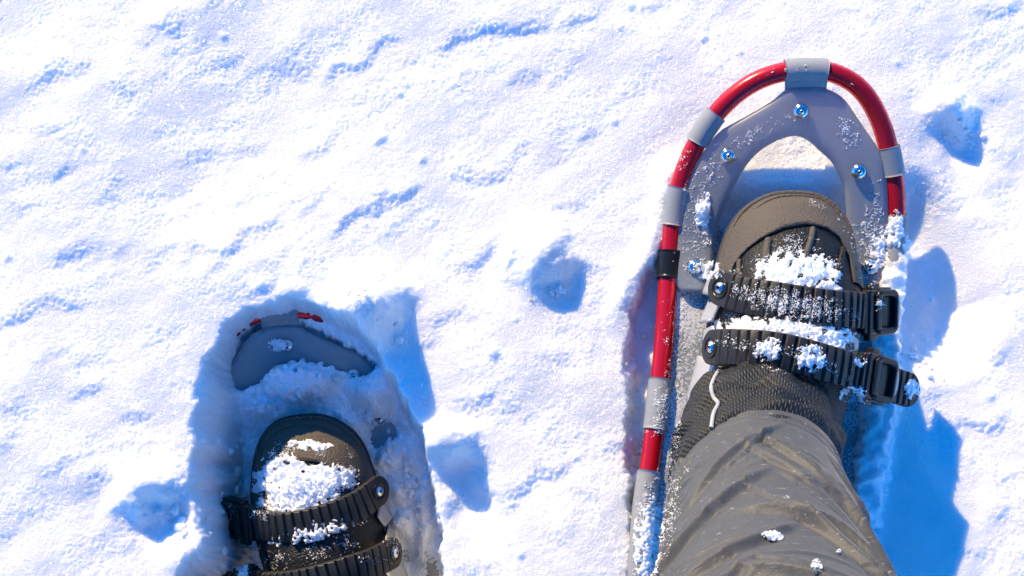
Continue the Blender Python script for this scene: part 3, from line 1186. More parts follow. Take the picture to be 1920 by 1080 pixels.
cover = 0.0125 - 0.0060 * smooth(740, 830, QY) * smooth(650, 720, QX) + 0.0014 * ns2 + 0.0007 * ns1 + 0.0006 * ns3
# deck showing through on the right-hand side
cover -= 0.016 * np.exp(-(((QX - 735) / 34) ** 2 + ((QY - 800) / 60) ** 2))
cover -= 0.020 * np.exp(-(((QX - 775) / 20) ** 2 + ((QY - 1010) / 80) ** 2))
cover -= 0.022 * smooth(-6, 6, vis + 3.0 * ns1)
# heaped lumps on the toe plate and in front of the boot
def pl(px, py, rx, ry, h, pw=2.0):
    return h * np.exp(-((((QX - px + 4 * ns2) / rx) ** 2 + ((QY - py + 4 * ns1) / ry) ** 2) ** pw))
cover += pl(552, 722, 74, 30, 0.020, 3.0) + pl(520, 782, 22, 20, 0.014) + pl(505, 770, 14, 12, 0.008) + pl(620, 790, 60, 20, 0.004) + pl(735, 850, 20, 26, 0.018) + pl(420, 830, 30, 50, 0.010) + pl(400, 1000, 60, 60, 0.012) + pl(778, 930, 30, 180, 0.013, 1.5) + pl(784, 985, 30, 70, 0.011) + pl(730, 720, 40, 60, 0.010, 1.5) + pl(700, 735, 40, 30, 0.006)
cover += pl(745, 780, 64, 110, 0.013, 1.5) + pl(460, 770, 40, 40, 0.006)
cover -= pl(600, 778, 60, 16, 0.006)
cover -= pl(446, 618, 42, 20, 0.024) + pl(600, 592, 40, 12, 0.016) + pl(576, 588, 34, 11, 0.016) + pl(505, 600, 44, 14, 0.018)
floor_p = deckL + cover
# tube covered by snow near the rim except two places
wall = 0.022 + 0.03 * smooth(P(520, 700, 0)[0], P(400, 800, 0)[0], -X + 0 * Y) * 0
leftside = smooth(P(560, 0, 0)[0], P(420, 0, 0)[0] - 0.001, 0 * X + X) if False else np.clip((P(560, 0, 0)[0] - X) / 0.08, 0, 1)
ff = 1 - smooth(P(0, 730, 0)[1], P(0, 640, 0)[1], Y)
kp = smooth(-0.001, 0.005 + 0.004 * ff + 0.026 * leftside * ff, sd_p)
Hs = np.where(sd_p > -0.002, Hs * (1 - kp) + np.minimum(floor_p, Hs) * kp, Hs)

# outer sheet: same sheet carried on to the horizon with growing cells
grow = [STEP * 1.085 ** k for k in range(1, 78)]
grow += [grow[-1] * 1.7 ** k for k in range(1, 14)]
gx = np.concatenate([fx[0] - np.cumsum(grow)[::-1], fx, fx[-1] + np.cumsum(grow)])
gy = np.concatenate([fy[0] - np.cumsum(grow)[::-1], fy, fy[-1] + np.cumsum(grow)])
ng = len(grow)
win = smooth(0, 0.05, X - fx[0]) * smooth(0, 0.05, fx[-1] - X) * smooth(0, 0.05, Y - fy[0]) * smooth(0, 0.05, fy[-1] - Y)


def lattice(x, y, cell, seed):
    """smooth value noise on a lattice, any extent, range about -1..1"""
    c_, s_ = math.cos(0.5 + seed), math.sin(0.5 + seed)
    u, v = (x * c_ + y * s_) / cell, (-x * s_ + y * c_) / cell
    i, j = np.floor(u), np.floor(v)
    fu, fv = u - i, v - j
    fu = fu * fu * (3 - 2 * fu); fv = fv * fv * (3 - 2 * fv)
    hsh = lambda a_, b_: (np.sin(a_ * 127.1 + b_ * 311.7 + seed * 74.7) * 43758.5453) % 1.0 * 2 - 1
    return (hsh(i, j) * (1 - fu) + hsh(i + 1, j) * fu) * (1 - fv) + (hsh(i, j + 1) * (1 - fu) + hsh(i + 1, j + 1) * fu) * fv


OX, OY = np.meshgrid(gx, gy, indexing='ij')
dist_o = np.maximum(np.abs(OX) - 0.56, np.abs(OY + 0.07) - 0.43)
Hall = 0.006 * lattice(OX, OY, 0.30, 1.0) + 0.0032 * lattice(OX, OY * 1.8, 0.075, 2.0) + 0.0012 * lattice(OX, OY, 0.024, 3.0) + 0.0005 * lattice(OX, OY, 0.009, 4.0)
Hall += np.clip(dist_o, 0, 40) * 0 + 0.05 * lattice(OX, OY, 4.0, 5.0) * smooth(1.0, 6.0, dist_o)
Hall *= 1 - smooth(20.0, 60.0, dist_o)
Hall[ng:-ng, ng:-ng] = Hs * win + Hall[ng:-ng, ng:-ng] * (1 - win)
GX, GY = np.meshgrid(gx, gy, indexing='ij')
NGX, NGY = GX.shape
verts = np.stack([GX, GY, Hall], -1).reshape(-1, 3).astype(np.float32)
ii, jj = np.meshgrid(np.arange(NGX - 1), np.arange(NGY - 1), indexing='ij')
a_ = (ii * NGY + jj).ravel()
quads = np.stack([a_, a_ + NGY, a_ + NGY + 1, a_ + 1], 1).astype(np.int32)
me = bpy.data.meshes.new('snow_ground')
me.vertices.add(len(verts)); me.vertices.foreach_set('co', verts.ravel())
me.loops.add(quads.size); me.loops.foreach_set('vertex_index', quads.ravel())
me.polygons.add(len(quads))
me.polygons.foreach_set('loop_start', np.arange(0, quads.size, 4, dtype=np.int32))
me.polygons.foreach_set('use_smooth', np.ones(len(quads), bool))
me.update(calc_edges=True)
me.materials.append(M['snow'])
ground = bpy.data.objects.new('snow_ground', me); COL.objects.link(ground)
ground['kind'] = 'structure'


def ground_z(x, y):
    i = int(np.clip(round((x - fx[0]) / STEP), 0, NX - 1)); j = int(np.clip(round((y - fy[0]) / STEP), 0, NY - 1))
    return Hs[i, j]


# ------------------------------------------------------------------ things
shoe_r = thing('snowshoe', 'snowshoe with bare shiny red tube frame, its toe lifted clear of the snow', 'snowshoe', (float(O_R[0]), float(O_R[1]), BASE_R - 0.01), 'pair of snowshoes')
shoe_l = thing('snowshoe', 'snowshoe sunk in a snow pit, its frame and deck mostly buried in snow', 'snowshoe', (float(O_L[0]), float(O_L[1]), BASE_L - 0.01), 'pair of snowshoes')
person = thing('person', 'person seen from above in grey trousers and black winter boots, striding on snowshoes', 'person', (0.03, -0.25, 0.0))
boot_r = build_foot('R', shoe_r, person)
boot_l = build_foot('L', shoe_l, person)

# ------------------------------------------------------------------ trousers: both legs and hips, one garment
HEM_F = P(1432, 768, 0.178)
AX = np.array([-0.10, -0.60, 0.80]); AX /= np.linalg.norm(AX)
K0 = HEM_F - 0.066 * np.array([0, 0.80, 0.60])
KNEE_R = K0 + AX * 0.37
HIP_R = np.array([0.10, -0.66, 0.82])
CL = to_world('L', cuff_sections()[3][0])
KNEE_L = np.array([-0.16, -0.50, 0.36]); HIP_L = np.array([-0.10, -0.68, 0.82])
WAIST = np.array([0.0, -0.70, 1.02])


_g = np.random.default_rng(77)
FOLDS = []
for _ in range(150):         # creases: centre along the leg, centre angle, slope, reach in angle, width, height, bow
    th0 = _g.uniform(0, 2 * math.pi)
    sg = -1 if math.cos(th0) > 0.0 else 1
    if _g.random() < 0.28:
        sg = -sg
    FOLDS.append((_g.uniform(0.035, 0.85), th0, sg * _g.uniform(0.020, 0.105), _g.uniform(0.18, 0.62), _g.uniform(0.0028, 0.0065), _g.uniform(0.0016, 0.0042), _g.normal(0, 0.03)))
# the larger folds seen on the shin
FOLDS += [(0.070, 1.95, 0.075, 0.55, 0.0055, 0.0042, 0.02), (0.085, 1.15, -0.080, 0.60, 0.006, 0.0045, -0.02), (0.135, 2.10, 0.095, 0.60, 0.006, 0.0050, 0.03), (0.150, 1.45, -0.030, 0.45, 0.006, 0.0045, 0.05),
          (0.190, 0.95, -0.095, 0.60, 0.007, 0.0050, 0.0), (0.200, 1.85, 0.060, 0.50, 0.006, 0.0048, -0.03), (0.245, 1.30, -0.050, 0.70, 0.008, 0.0075, 0.02), (0.130, 0.55, -0.100, 0.60, 0.007, 0.0050, 0.0), (0.265, 2.2, 0.11, 0.5, 0.006, 0.005, 0.0), (0.175, 2.5, 0.12, 0.4, 0.006, 0.004, 0.0)]
for _ in range(170):         # fine creases of the shell fabric
    th0 = _g.uniform(0, 2 * math.pi)
    sg = -1 if math.cos(th0) > 0.1 else 1
    FOLDS.append((_g.uniform(0.012, 0.42), th0, sg * _g.uniform(0.005, 0.06) + _g.normal(0, 0.02), _g.uniform(0.15, 0.55), _g.uniform(0.0022, 0.0045), _g.uniform(0.0006, 0.0017), _g.normal(0, 0.02)))


def FOLD(SI, TH, seed):
    d = np.zeros_like(SI)
    for s0, t0, sl, reach, wd, h, cu in FOLDS:
        dt = (TH + seed - t0 + math.pi) % (2 * math.pi) - math.pi
        x = (SI - (s0 + sl * dt + cu * dt * dt)) / wd
        e = np.clip(1 - (dt / reach) ** 2, 0, None)
        p_ = np.where(x > 0, np.exp(-np.clip(x * 1.5, 0, 20)), np.exp(np.clip(x * 0.75, -12, 0)))
        d += 1.3 * h * e * (p_ - 0.40 * np.exp(-((x - 1.3) / 0.7) ** 2))
    return d


def leg_loft(centres, radii, s_at, n=220, wrinkle=1.0, seed=0.0, bulge=None):
    c, s = even(catmull(centres, 400), n=400); r = catmull(radii, 400)
    n_s = len(s_at)
    c = np.stack([np.interp(s_at, s, c[:, k]) for k in range(3)], 1)
    r = np.stack([np.interp(s_at, s, r[:, k]) for k in range(2)], 1)
    T = np.gradient(c, axis=0)
    th = 2 * math.pi * np.arange(n) / n
    SI, TH = np.meshgrid(s_at, th, indexing='ij')
    D = np.zeros_like(SI)
    if wrinkle:
        D = FOLD(SI, TH, seed)
        for i in range(n_s):
            for k in range(0, n):
                cx, cy = math.cos(th[k]), math.sin(th[k])
                D[i, k] += 0.0022 * mnoise.noise(Vector((cx * 1.4 + seed, cy * 1.4, s_at[i] * 11.0)))
        # sewn side seam: a raised lap with a stitched groove
        ds = (TH - 2.55 - 0.25 * np.sin(SI * 9)) * 0.075
        D += 0.0016 * smooth(0.0, 0.002, ds) * (1 - smooth(0.010, 0.012, ds)) - 0.0012 * np.exp(-((ds - 0.004) / 0.0012) ** 2) - 0.0010 * np.exp(-((SI - 0.022) / 0.0016) ** 2)
        D = wrinkle * (D - 0.002) * (0.30 + 0.70 * np.clip(SI / 0.03, 0, 1))
    if bulge:
        for s0, t0, ws, wt, h in bulge:
            dt = (TH - t0 + math.pi) % (2 * math.pi) - math.pi
            D += h * np.exp(-((SI - s0) / ws) ** 2 - (dt / wt) ** 2)
    V = []
    for i in range(n_s):
        t_, f_, x_ = frame_axes(T[i], np.array([0, 1.0, 0.3]))     # f_ forward
        if x_[0] < 0:
            x_ = -x_
        a, b = r[i]
        V.append(c[i][None] + ((a + D[i]) * np.cos(th))[:, None] * x_[None] + ((b + D[i]) * np.sin(th))[:, None] * f_[None])
    return np.concatenate(V), grid_faces(n_s, n, False, True)


def rows(total, fine_to, fine, coarse):
    return np.concatenate([np.arange(0, fine_to, fine), np.linspace(fine_to, total, coarse)])


NT = 340
RIGHT_LEG = leg_loft([K0 - AX * 0.004, K0 + AX * 0.06, K0 + AX * 0.15, K0 + AX * 0.25, KNEE_R, (KNEE_R + HIP_R) / 2 + np.array([0, 0.02, 0.0]), HIP_R],
                     [(0.0670, 0.067), (0.081, 0.073), (0.117, 0.088), (0.124, 0.094), (0.120, 0.096), (0.106, 0.100), (0.10, 0.11)], rows(0.80, 0.30, 0.0011, 50), NT,
                     bulge=((0.115, 6.15, 0.030, 0.22, 0.012), (0.075, 0.25, 0.03, 0.3, 0.004)))
LEFT_LEG = leg_loft([CL + np.array([0, -0.02, 0.02]), CL * 0.6 + KNEE_L * 0.4 + np.array([0, -0.02, 0.03]), KNEE_L, (KNEE_L + HIP_L) / 2, HIP_L],
                    [(0.070, 0.068), (0.076, 0.074), (0.084, 0.086), (0.092, 0.095), (0.10, 0.11)], rows(0.90, 0.2, 0.006, 60), 96, 1.0, 4.0)
hips = leg_loft([np.array([0, -0.68, 0.76]), np.array([0, -0.69, 0.86]), np.array([0, -0.695, 0.95]), WAIST], [(0.15, 0.11), (0.195, 0.13), (0.185, 0.125), (0.17, 0.115)], np.linspace(0, 0.26, 24), 96, 0.6, 8.0)
nh = len(hips[0]) - 96
hips[1].append(tuple(nh + k for k in range(96)))
hips[1].append(tuple(range(96))[::-1])
for v0 in (10, 13):       # stitched groove above the hem
    seg_ = RIGHT_LEG[0][v0 * NT:(v0 + 1) * NT]
    cc_ = seg_.mean(0)
    RIGHT_LEG[0][v0 * NT:(v0 + 1) * NT] = cc_ + (seg_ - cc_) * 0.985
# hem: turn the cloth inwards
hv = RIGHT_LEG[0][:NT]
cen = hv.mean(0)
inner = cen + (hv - cen) * 0.955 + AX * 0.004
inner2 = cen + (hv - cen) * 0.94 + AX * 0.05
hem_v = np.concatenate([hv, inner, inner2])
HEM = (hem_v, [tuple(reversed(q)) for q in grid_faces(3, NT, False, True)])
trou = part('trousers', join(RIGHT_LEG, LEFT_LEG, hips, HEM), M['trouser'], person)
REG['R'].append(RIGHT_LEG)


# ------------------------------------------------------------------ loose snow lying on gear
OCTV = np.array([(1, 0, 0), (-1, 0, 0), (0, 1, 0), (0, -1, 0), (0, 0, 1), (0, 0, -1)], float)
OCTF = np.array([(0, 2, 4), (2, 1, 4), (1, 3, 4), (3, 0, 4), (2, 0, 5), (1, 2, 5), (3, 1, 5), (0, 3, 5)])


def grains_mesh(pos, rad):
    n = len(pos); m = 6
    sc = RNG.uniform(0.65, 1.35, (n, m, 1))
    q = RNG.standard_normal((n, 3, 3)); q, _ = np.linalg.qr(q)
    V = np.einsum('mk,nkj->nmj', OCTV, q) * sc * np.asarray(rad)[:, None, None] + np.asarray(pos)[:, None, :]
    F = (OCTF[None] + (np.arange(n) * m)[:, None, None]).reshape(-1, 3)
    return V.reshape(-1, 3), F


def big_mesh(name, V, F, mat):
    V = np.asarray(V, np.float32); F = np.asarray(F, np.int32)
    me = bpy.data.meshes.new(name)
    me.vertices.add(len(V)); me.vertices.foreach_set('co', V.ravel())
    me.loops.add(F.size); me.loops.foreach_set('vertex_index', F.ravel())
    me.polygons.add(len(F)); me.polygons.foreach_set('loop_start', np.arange(0, F.size, F.shape[1], dtype=np.int32))
    me.polygons.foreach_set('use_smooth', np.ones(len(F), bool))
    me.update(calc_edges=True); me.validate()
    me.materials.append(mat)
    o = bpy.data.objects.new(name, me); COL.objects.link(o)
    return o


BV = {s_: bvh_of(*REG[s_]) for s_ in 'RL'}
BVU = {s_: bvh_of(*REG_U[s_]) for s_ in 'RL'}       # without straps and buckles: snow that lies below them


def patch_noise(w_, h_, lo, hi, seed):
    g = np.random.default_rng(seed).standard_normal((w_, h_))
    k = np.hypot(np.fft.fftfreq(w_)[:, None], np.fft.rfftfreq(h_)[None, :])
    m_ = np.exp(-((np.log(k + 1e-9) + 0.5 * (math.log(lo) + math.log(hi))) / (0.5 * math.log(hi / lo))) ** 2)
    f = np.fft.irfft2(np.fft.rfft2(g) * m_, s=(w_, h_))
    return f / (f.std() + 1e-9)


def dust(side, blobs, seed, label, name='snow_dusting', under=False):
    """blobs: (px, py, rx, ry, rot_deg, density 0..1, heap_mm): loose snow that settles on the gear, heaped where heap_mm is large"""
    bv = BVU[side] if under else BV[side]; pos, rad = [], []
    VV, FF, off = [], [], 0
    for b, (cx, cy, rx, ry, ro, den, heap) in enumerate(blobs):
        R_ = max(rx, ry) * 1.25 + 4
        st = 1.25 if heap >= 2 else 1.5
        n = max(8, int(2 * R_ / st))
        gx_, gy_ = np.meshgrid(cx - R_ + st * np.arange(n), cy - R_ + st * np.arange(n), indexing='ij')
        c_, s_ = math.cos(math.radians(ro)), math.sin(math.radians(ro))
        dx, dy = gx_ - cx, gy_ - cy
        u = (dx * c_ + dy * s_) / rx; v = (-dx * s_ + dy * c_) / ry
        r2 = u * u + v * v
        sd_ = int(seed * 100) + b
        q = den * 1.25 - 0.25 - 0.62 * r2 + (0.30 if heap >= 2 else 0.24) * patch_noise(n, n, 9, 26, sd_) + (0.14 * patch_noise(n, n, 6, 15, sd_ + 5) + 0.035 * patch_noise(n, n, 3.2, 7, sd_ + 7) if heap >= 2 else 0.20 * patch_noise(n, n, 3.2, 7, sd_ + 7))
        q = np.where(r2 > 1.5, -1, q)
        fine_ = patch_noise(n, n, 2.2, 4.5, sd_ + 3)
        top = 0.001 * heap * np.clip(q, 0, 1) ** 0.7 + (0.00007 * fine_ * np.clip(q * 3, 0, 1) if heap >= 2 else 0)
        # loose grains on top and round the rim
        ng_ = int(math.pi * rx * ry * 0.55)
        for _ in range(ng_):
            i, j = random.randrange(n), random.randrange(n)
            for _k in range(3):
                if r2[i, j] > 1.35:
                    i, j = random.randrange(n), random.randrange(n)
            qq = q[i, j] + (0.10 if heap >= 2 else 0.0)
            if qq < 0.75 * random.random() ** 1.5 or (heap >= 2 and q[i, j] > 0.25 and random.random() < 0.94):
                continue
            o, d = ray(gx_[i, j] + random.uniform(-0.8, 0.8), gy_[i, j] + random.uniform(-0.8, 0.8))
            h = bv.ray_cast(o, d)
            if h[0] is None:
                continue
            rr = random.uniform(0.00025, 0.0006) if random.random() < 0.95 else random.uniform(0.0006, 0.0011)
            pos.append((h[0].x, h[0].y, h[0].z + rr * 0.35 + (0.7 * max(float(top[i, j]), 0.0) if heap >= 2 else 0.0))); rad.append(rr)
    hb = [b for b in blobs if b[6] >= 2]
    if hb:
        st = 1.3
        x0 = min(b[0] - max(b[2], b[3]) * 1.3 for b in hb); x1 = max(b[0] + max(b[2], b[3]) * 1.3 for b in hb)
        y0 = min(b[1] - max(b[2], b[3]) * 1.3 for b in hb); y1 = max(b[1] + max(b[2], b[3]) * 1.3 for b in hb)
        nx_, ny_ = int((x1 - x0) / st) + 2, int((y1 - y0) / st) + 2
        gx_, gy_ = np.meshgrid(x0 + st * np.arange(nx_), y0 + st * np.arange(ny_), indexing='ij')
        sd_ = int(seed * 100) + 31
        nA = patch_noise(nx_, ny_, 12, 34, sd_); nB = patch_noise(nx_, ny_, 5, 12, sd_ + 1); nC = patch_noise(nx_, ny_, 2.2, 4.5, sd_ + 2)
        top = np.full((nx_, ny_), -1.0)
        for cx, cy, rx, ry, ro, den, heap in hb:
            c_, s_ = math.cos(math.radians(ro)), math.sin(math.radians(ro))
            dx, dy = gx_ - cx, gy_ - cy
            r2 = ((dx * c_ + dy * s_) / rx) ** 2 + ((-dx * s_ + dy * c_) / ry) ** 2
            q = den * 1.25 - 0.30 - 0.62 * r2 + 0.24 * nA + 0.10 * nB + 0.05 * nC
            top = np.maximum(top, np.where(r2 < 1.6, 0.001 * heap * np.sign(q) * np.abs(np.clip(q, -1, 1)) ** 0.75, -1.0))
        rough_ = np.clip(top / 0.0012, 0, 1)
        hgt = np.clip(top, 0, None) * (1 + 0.16 * nB) + rough_ * (0.00022 * nB + 0.00010 * nC)
        idx = -np.ones((nx_, ny_), int); zz = np.zeros((nx_, ny_))
        for i in range(nx_):
            for j in range(ny_):
                if top[i, j] > -0.00015:
                    o, d = ray(gx_[i, j], gy_[i, j])
                    h = bv.ray_cast(o, d)
                    if h[0] is not None:
                        idx[i, j] = off; off += 1; zz[i, j] = h[0].z
                        VV.append((h[0].x, h[0].y, h[0].z + hgt[i, j] - (0.0004 if top[i, j] < 0.0002 else 0.0)))
        for i in range(nx_ - 1):
            for j in range(ny_ - 1):
                k4 = (idx[i, j], idx[i, j + 1], idx[i + 1, j + 1], idx[i + 1, j])
                z4 = (zz[i, j], zz[i, j + 1], zz[i + 1, j + 1], zz[i + 1, j])
                if min(k4) >= 0 and max(z4) - min(z4) < 0.006:
                    FF.append(k4)
    V, F = grains_mesh(np.array(pos), np.array(rad))
    if FF:
        tri = np.array([(a, b_, c) for a, b_, c, d in FF] + [(a, c, d) for a, b_, c, d in FF])
        F = np.concatenate([F, tri + len(V)]); V = np.concatenate([V, np.array(VV)])
    o = big_mesh(name, V, F, M['snow_grain'])
    o['kind'] = 'stuff'; o['label'] = label; o['category'] = 'snow'
    return o


dust('R', [(1490, 512, 66, 36, 0, 0.80, 6), (1450, 505, 34, 26, -30, 0.75, 4.5), (1535, 515, 40, 34, 10, 0.70, 4.5), (1480, 462, 30, 22, 0, 0.50, 0.8), (1500, 445, 48, 16, 0, 0.22, 0.5),
           (1535, 385, 22, 5, 15, 0.6, 1), (1520, 378, 10, 6, 0, 0.6, 1), (1565, 545, 14, 12, 0, 0.7, 3), (1375, 520, 18, 24, 30, 0.55, 1), (1580, 420, 8, 30, -25, 0.25, 0.5), (1530, 465, 8, 6, 0, 0.6, 1), (1420, 500, 16, 30, 0, 0.45, 0.6), (1560, 500, 20, 26, 0, 0.3, 0.5)],
     3.0, 'crumbly snow heaped on the toe of the bare-framed snowshoe boot', under=True)
dust('R', [(1440, 560, 50, 26, 12, 0.66, 1.8), (1490, 572, 54, 26, 8, 0.74, 1.9), (1545, 580, 44, 26, 5, 0.55, 1.5), (1385, 548, 26, 18, 20, 0.42, 1), (1600, 590, 24, 22, 0, 0.25, 0.5), (1650, 573, 10, 12, 0, 0.55, 2),
           (1438, 655, 24, 20, 0, 0.8, 4), (1462, 655, 8, 18, 0, 0.6, 1.5), (1520, 672, 28, 24, 10, 0.75, 3), (1370, 642, 30, 18, 0, 0.30, 0.6), (1400, 650, 22, 16, 0, 0.25, 0.6), (1480, 660, 14, 18, 0, 0.35, 0.6),
           (1612, 678, 12, 10, 0, 0.65, 2), (1710, 730, 14, 16, 10, 0.8, 3), (1590, 700, 6, 14, 0, 0.6, 1), (1560, 690, 14, 20, 0, 0.35, 0.6)], 8.0, 'snow crumbs packed between the ridges of the ladder straps over the raised boot')
dust('R', [(1430, 612, 56, 14, 8, 0.80, 3.5), (1500, 620, 70, 22, 12, 0.85, 4), (1560, 640, 44, 28, 20, 0.72, 3), (1370, 600, 40, 12, 5, 0.65, 1.5), (1395, 622, 18, 12, 0, 0.5, 1), (1480, 638, 50, 12, 10, 0.75, 3), (1590, 650, 14, 34, 0, 0.4, 0.8),
           (1450, 690, 34, 8, 12, 0.5, 0.8), (1345, 620, 14, 18, 0, 0.7, 2), (1330, 600, 20, 12, 0, 0.5, 1), (1540, 615, 50, 12, 8, 0.7, 2), (1420, 618, 70, 12, 6, 0.75, 2.5), (1565, 628, 50, 16, 10, 0.75, 2)], 13.0, 'snow lying between the two straps over the instep of the raised boot', under=True)
dust('R', [(1318, 400, 14, 36, 5, 0.75, 3), (1325, 440, 12, 26, 0, 0.6, 1.5), (1300, 450, 34, 70, 8, 0.30, 0.3), (1300, 380, 26, 50, 15, 0.25, 0.3), (1410, 250, 34, 14, -35, 0.35, 0.3), (1585, 238, 10, 22, -30, 0.4, 0.4), (1342, 270, 10, 10, 0, 0.4, 0.3),
           (1330, 505, 26, 18, 0, 0.7, 4), (1300, 510, 30, 24, 0, 0.3, 0.3), (1630, 440, 40, 50, 0, 0.42, 0.6), (1632, 490, 26, 44, 0, 0.55, 1), (1678, 430, 16, 30, 0, 0.85, 2.5), (1650, 470, 16, 40, 0, 0.7, 2), (1280, 600, 26, 60, 5, 0.30, 0.4), (1282, 572, 10, 14, 0, 0.6, 1.2), (1270, 660, 14, 30, 0, 0.5, 1),
           (1250, 760, 30, 40, 10, 0.6, 1.5), (1232, 800, 20, 20, 0, 0.6, 1.5), (1265, 830, 14, 60, 5, 0.5, 1), (1240, 960, 34, 80, 8, 0.6, 1.5), (1215, 1020, 26, 80, 5, 0.75, 2), (1205, 960, 14, 50, 5, 0.7, 1.5), (1255, 690, 6, 22, 10, 0.7, 1.2), (1250, 640, 5, 10, 0, 0.7, 1),
           (1400, 262, 60, 16, -32, 0.40, 0.3), (1590, 250, 26, 34, -30, 0.38, 0.3), (1330, 330, 24, 50, 25, 0.38, 0.3), (1640, 390, 18, 50, 0, 0.40, 0.3), (1490, 225, 60, 14, 0, 0.18, 0.2), (1280, 300, 16, 26, 35, 0.30, 0.3), (1246, 600, 8, 60, 4, 0.22, 0.3), (1435, 140, 34, 5, -25, 0.12, 0.2), (1600, 160, 24, 6, 30, 0.15, 0.2), (1500, 128, 34, 12, 0, 0.12, 0.2), (1676, 405, 12, 5, 0, 0.6, 1), (1290, 345, 10, 14, 30, 0.5, 0.6), (1615, 780, 24, 40, 0, 0.4, 0.6), (1600, 740, 24, 16, 0, 0.7, 3)], 21.0, 'frost and crumbs of snow scattered over the bare-framed snowshoe')
dust('R', [(1448, 1004, 17, 9, 5, 0.9, 4), (1530, 1060, 9, 11, 0, 0.95, 5), (1573, 1033, 4, 4, 0, 0.9, 2), (1285, 885, 8, 5, -50, 0.8, 1.5), (1272, 898, 6, 3, -50, 0.8, 1), (1310, 855, 4, 4, 0, 0.8, 1), (1258, 945, 4, 5, 0, 0.8, 1), (1475, 932, 6, 3, 0, 0.8, 0.8), (1262, 907, 3, 8, 20, 0.7, 0.8),
           (1225, 1040, 4, 30, 20, 0.55, 0.8), (1213, 1060, 4, 20, 15, 0.6, 1), (1295, 860, 4, 20, 30, 0.5, 0.6), (1235, 968, 5, 5, 0, 0.7, 1)], 30.0, 'small white flecks of snow stuck to the grey trouser leg')
dust('L', [(575, 905, 78, 30, -8, 0.92, 6), (530, 890, 42, 36, 0, 0.85, 4.5), (625, 900, 44, 24, -10, 0.80, 3.5), (560, 935, 74, 22, -8, 0.85, 3.5), (580, 835, 40, 10, 5, 0.75, 2), (530, 850, 30, 22, -30, 0.6, 1.5), (485, 905, 16, 22, 0, 0.75, 2), (600, 850, 20, 12, 0, 0.4, 0.8), (640, 880, 26, 14, 20, 0.4, 0.8), (580, 784, 40, 3, 4, 0.5, 0.5), (655, 850, 12, 20, -20, 0.2, 0.3)],
     41.0, 'thick crumbly snow covering the toe of the boot in the pit', under=True)
dust('L', [(590, 995, 52, 17, -14, 0.97, 8), (630, 985, 32, 13, -10, 0.95, 7), (510, 985, 26, 18, -10, 0.7, 3), (520, 1010, 16, 14, 0, 0.7, 3), (640, 960, 24, 12, 0, 0.6, 2), (560, 965, 60, 10, -8, 0.6, 2), (655, 920, 30, 20, 0, 0.35, 0.8), (675, 975, 14, 14, 0, 0.4, 1)],
     47.0, 'white snow bank between the straps of the boot in the pit', under=True)
dust('L', [(490, 960, 24, 22, 0, 0.5, 1.5), (410, 965, 9, 20, 0, 0.8, 2), (432, 960, 5, 16, 0, 0.7, 1), (650, 1020, 26, 24, 0, 0.35, 0.8), (590, 1035, 30, 18, 0, 0.45, 1), (520, 1050, 30, 24, 0, 0.35, 1), (455, 1068, 12, 14, 0, 0.85, 3), (700, 1050, 40, 8, 10, 0.5, 1), (480, 1030, 16, 10, 0, 0.5, 1)],
     53.0, 'snow crumbs on the straps and buckles of the boot in the pit')
dust('L', [(760, 950, 20, 70, 0, 0.5, 0.8), (735, 1000, 16, 50, -10, 0.5, 0.8), (520, 647, 15, 11, 0, 0.95, 5), (485, 630, 10, 12, 40, 0.45, 0.4), (560, 618, 10, 5, 30, 0.5, 0.4), (535, 605, 5, 3, 0, 0.5, 0.3), (775, 1020, 10, 60, 0, 0.55, 0.6), (600, 582, 40, 8, 18, 0.5, 0.6), (430, 625, 20, 8, -40, 0.4, 0.4), (500, 588, 36, 8, -8, 0.75, 1.2), (640, 610, 40, 12, 30, 0.65, 1), (700, 660, 24, 18, 40, 0.7, 1)],
     61.0, 'frost of snow over the buried snowshoe deck and frame')


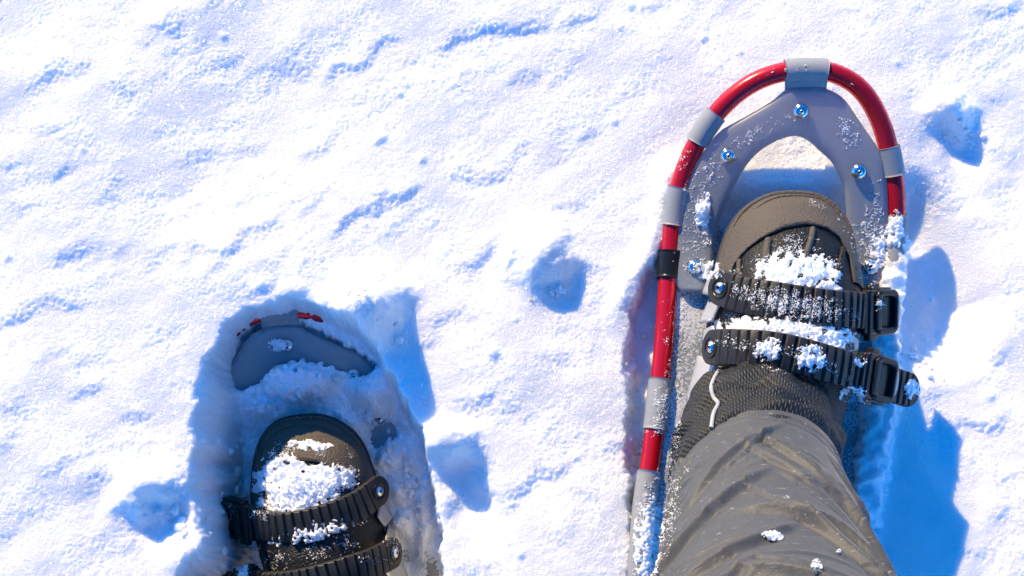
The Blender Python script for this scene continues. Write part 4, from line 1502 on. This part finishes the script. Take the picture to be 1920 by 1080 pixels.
# ------------------------------------------------------------------ crumbled chunks that fell from the pit walls
def chunks(regions, seed, label):
    bm = bmesh.new(); bmesh.ops.create_icosphere(bm, subdivisions=2, radius=1.0); bm.verts.index_update()
    iv = np.array([v.co[:] for v in bm.verts]); if_ = np.array([[v.index for v in f.verts] for f in bm.faces]); bm.free()
    g = np.random.default_rng(seed); VV, FF, off = [], [], 0
    for (px0, py0, px1, py1, n, r0, r1, z) in regions:
        for _ in range(n):
            t_ = g.random()
            q = P(px0 + (px1 - px0) * t_ + g.normal(0, 9), py0 + (py1 - py0) * t_ + g.normal(0, 9), z)
            r = r0 + (r1 - r0) * g.random() ** 2.5
            zz = ground_z(q[0], q[1])
            sc = g.uniform(0.75, 1.25, 3)
            k = 1 + 0.28 * np.array([mnoise.noise(Vector(v * 1.7) + Vector((off, 0, 0))) for v in iv])
            VV.append(iv * k[:, None] * sc * r + np.array([q[0], q[1], zz + r * 0.35])); FF.append(if_ + off); off += len(iv)
    o = big_mesh('snow_crumbs', np.concatenate(VV), np.concatenate(FF), M['snow'])
    o['kind'] = 'stuff'; o['label'] = label; o['category'] = 'snow'


chunks([(440, 800, 430, 1000, 12, 0.002, 0.006, -0.09), (640, 720, 740, 860, 16, 0.0015, 0.005, -0.10), (480, 750, 540, 790, 12, 0.002, 0.006, -0.09), (760, 860, 800, 1060, 30, 0.0015, 0.005, -0.09), (440, 880, 440, 1060, 16, 0.002, 0.007, -0.10)],
       5, 'loose crumbs of snow fallen into the pit round the sunken snowshoe')
chunks([(1190, 600, 1195, 1060, 26, 0.001, 0.004, -0.02), (1700, 640, 1760, 700, 18, 0.001, 0.004, 0), (1660, 660, 1700, 740, 18, 0.001, 0.004, 0), (1740, 230, 1830, 260, 14, 0.001, 0.003, 0), (1000, 540, 1080, 560, 10, 0.001, 0.004, 0), (300, 940, 350, 1010, 20, 0.001, 0.0045, 0), (640, 540, 760, 640, 16, 0.001, 0.004, 0)],
       6, 'small loose crumbs of snow scattered on the surface beside the tracks')
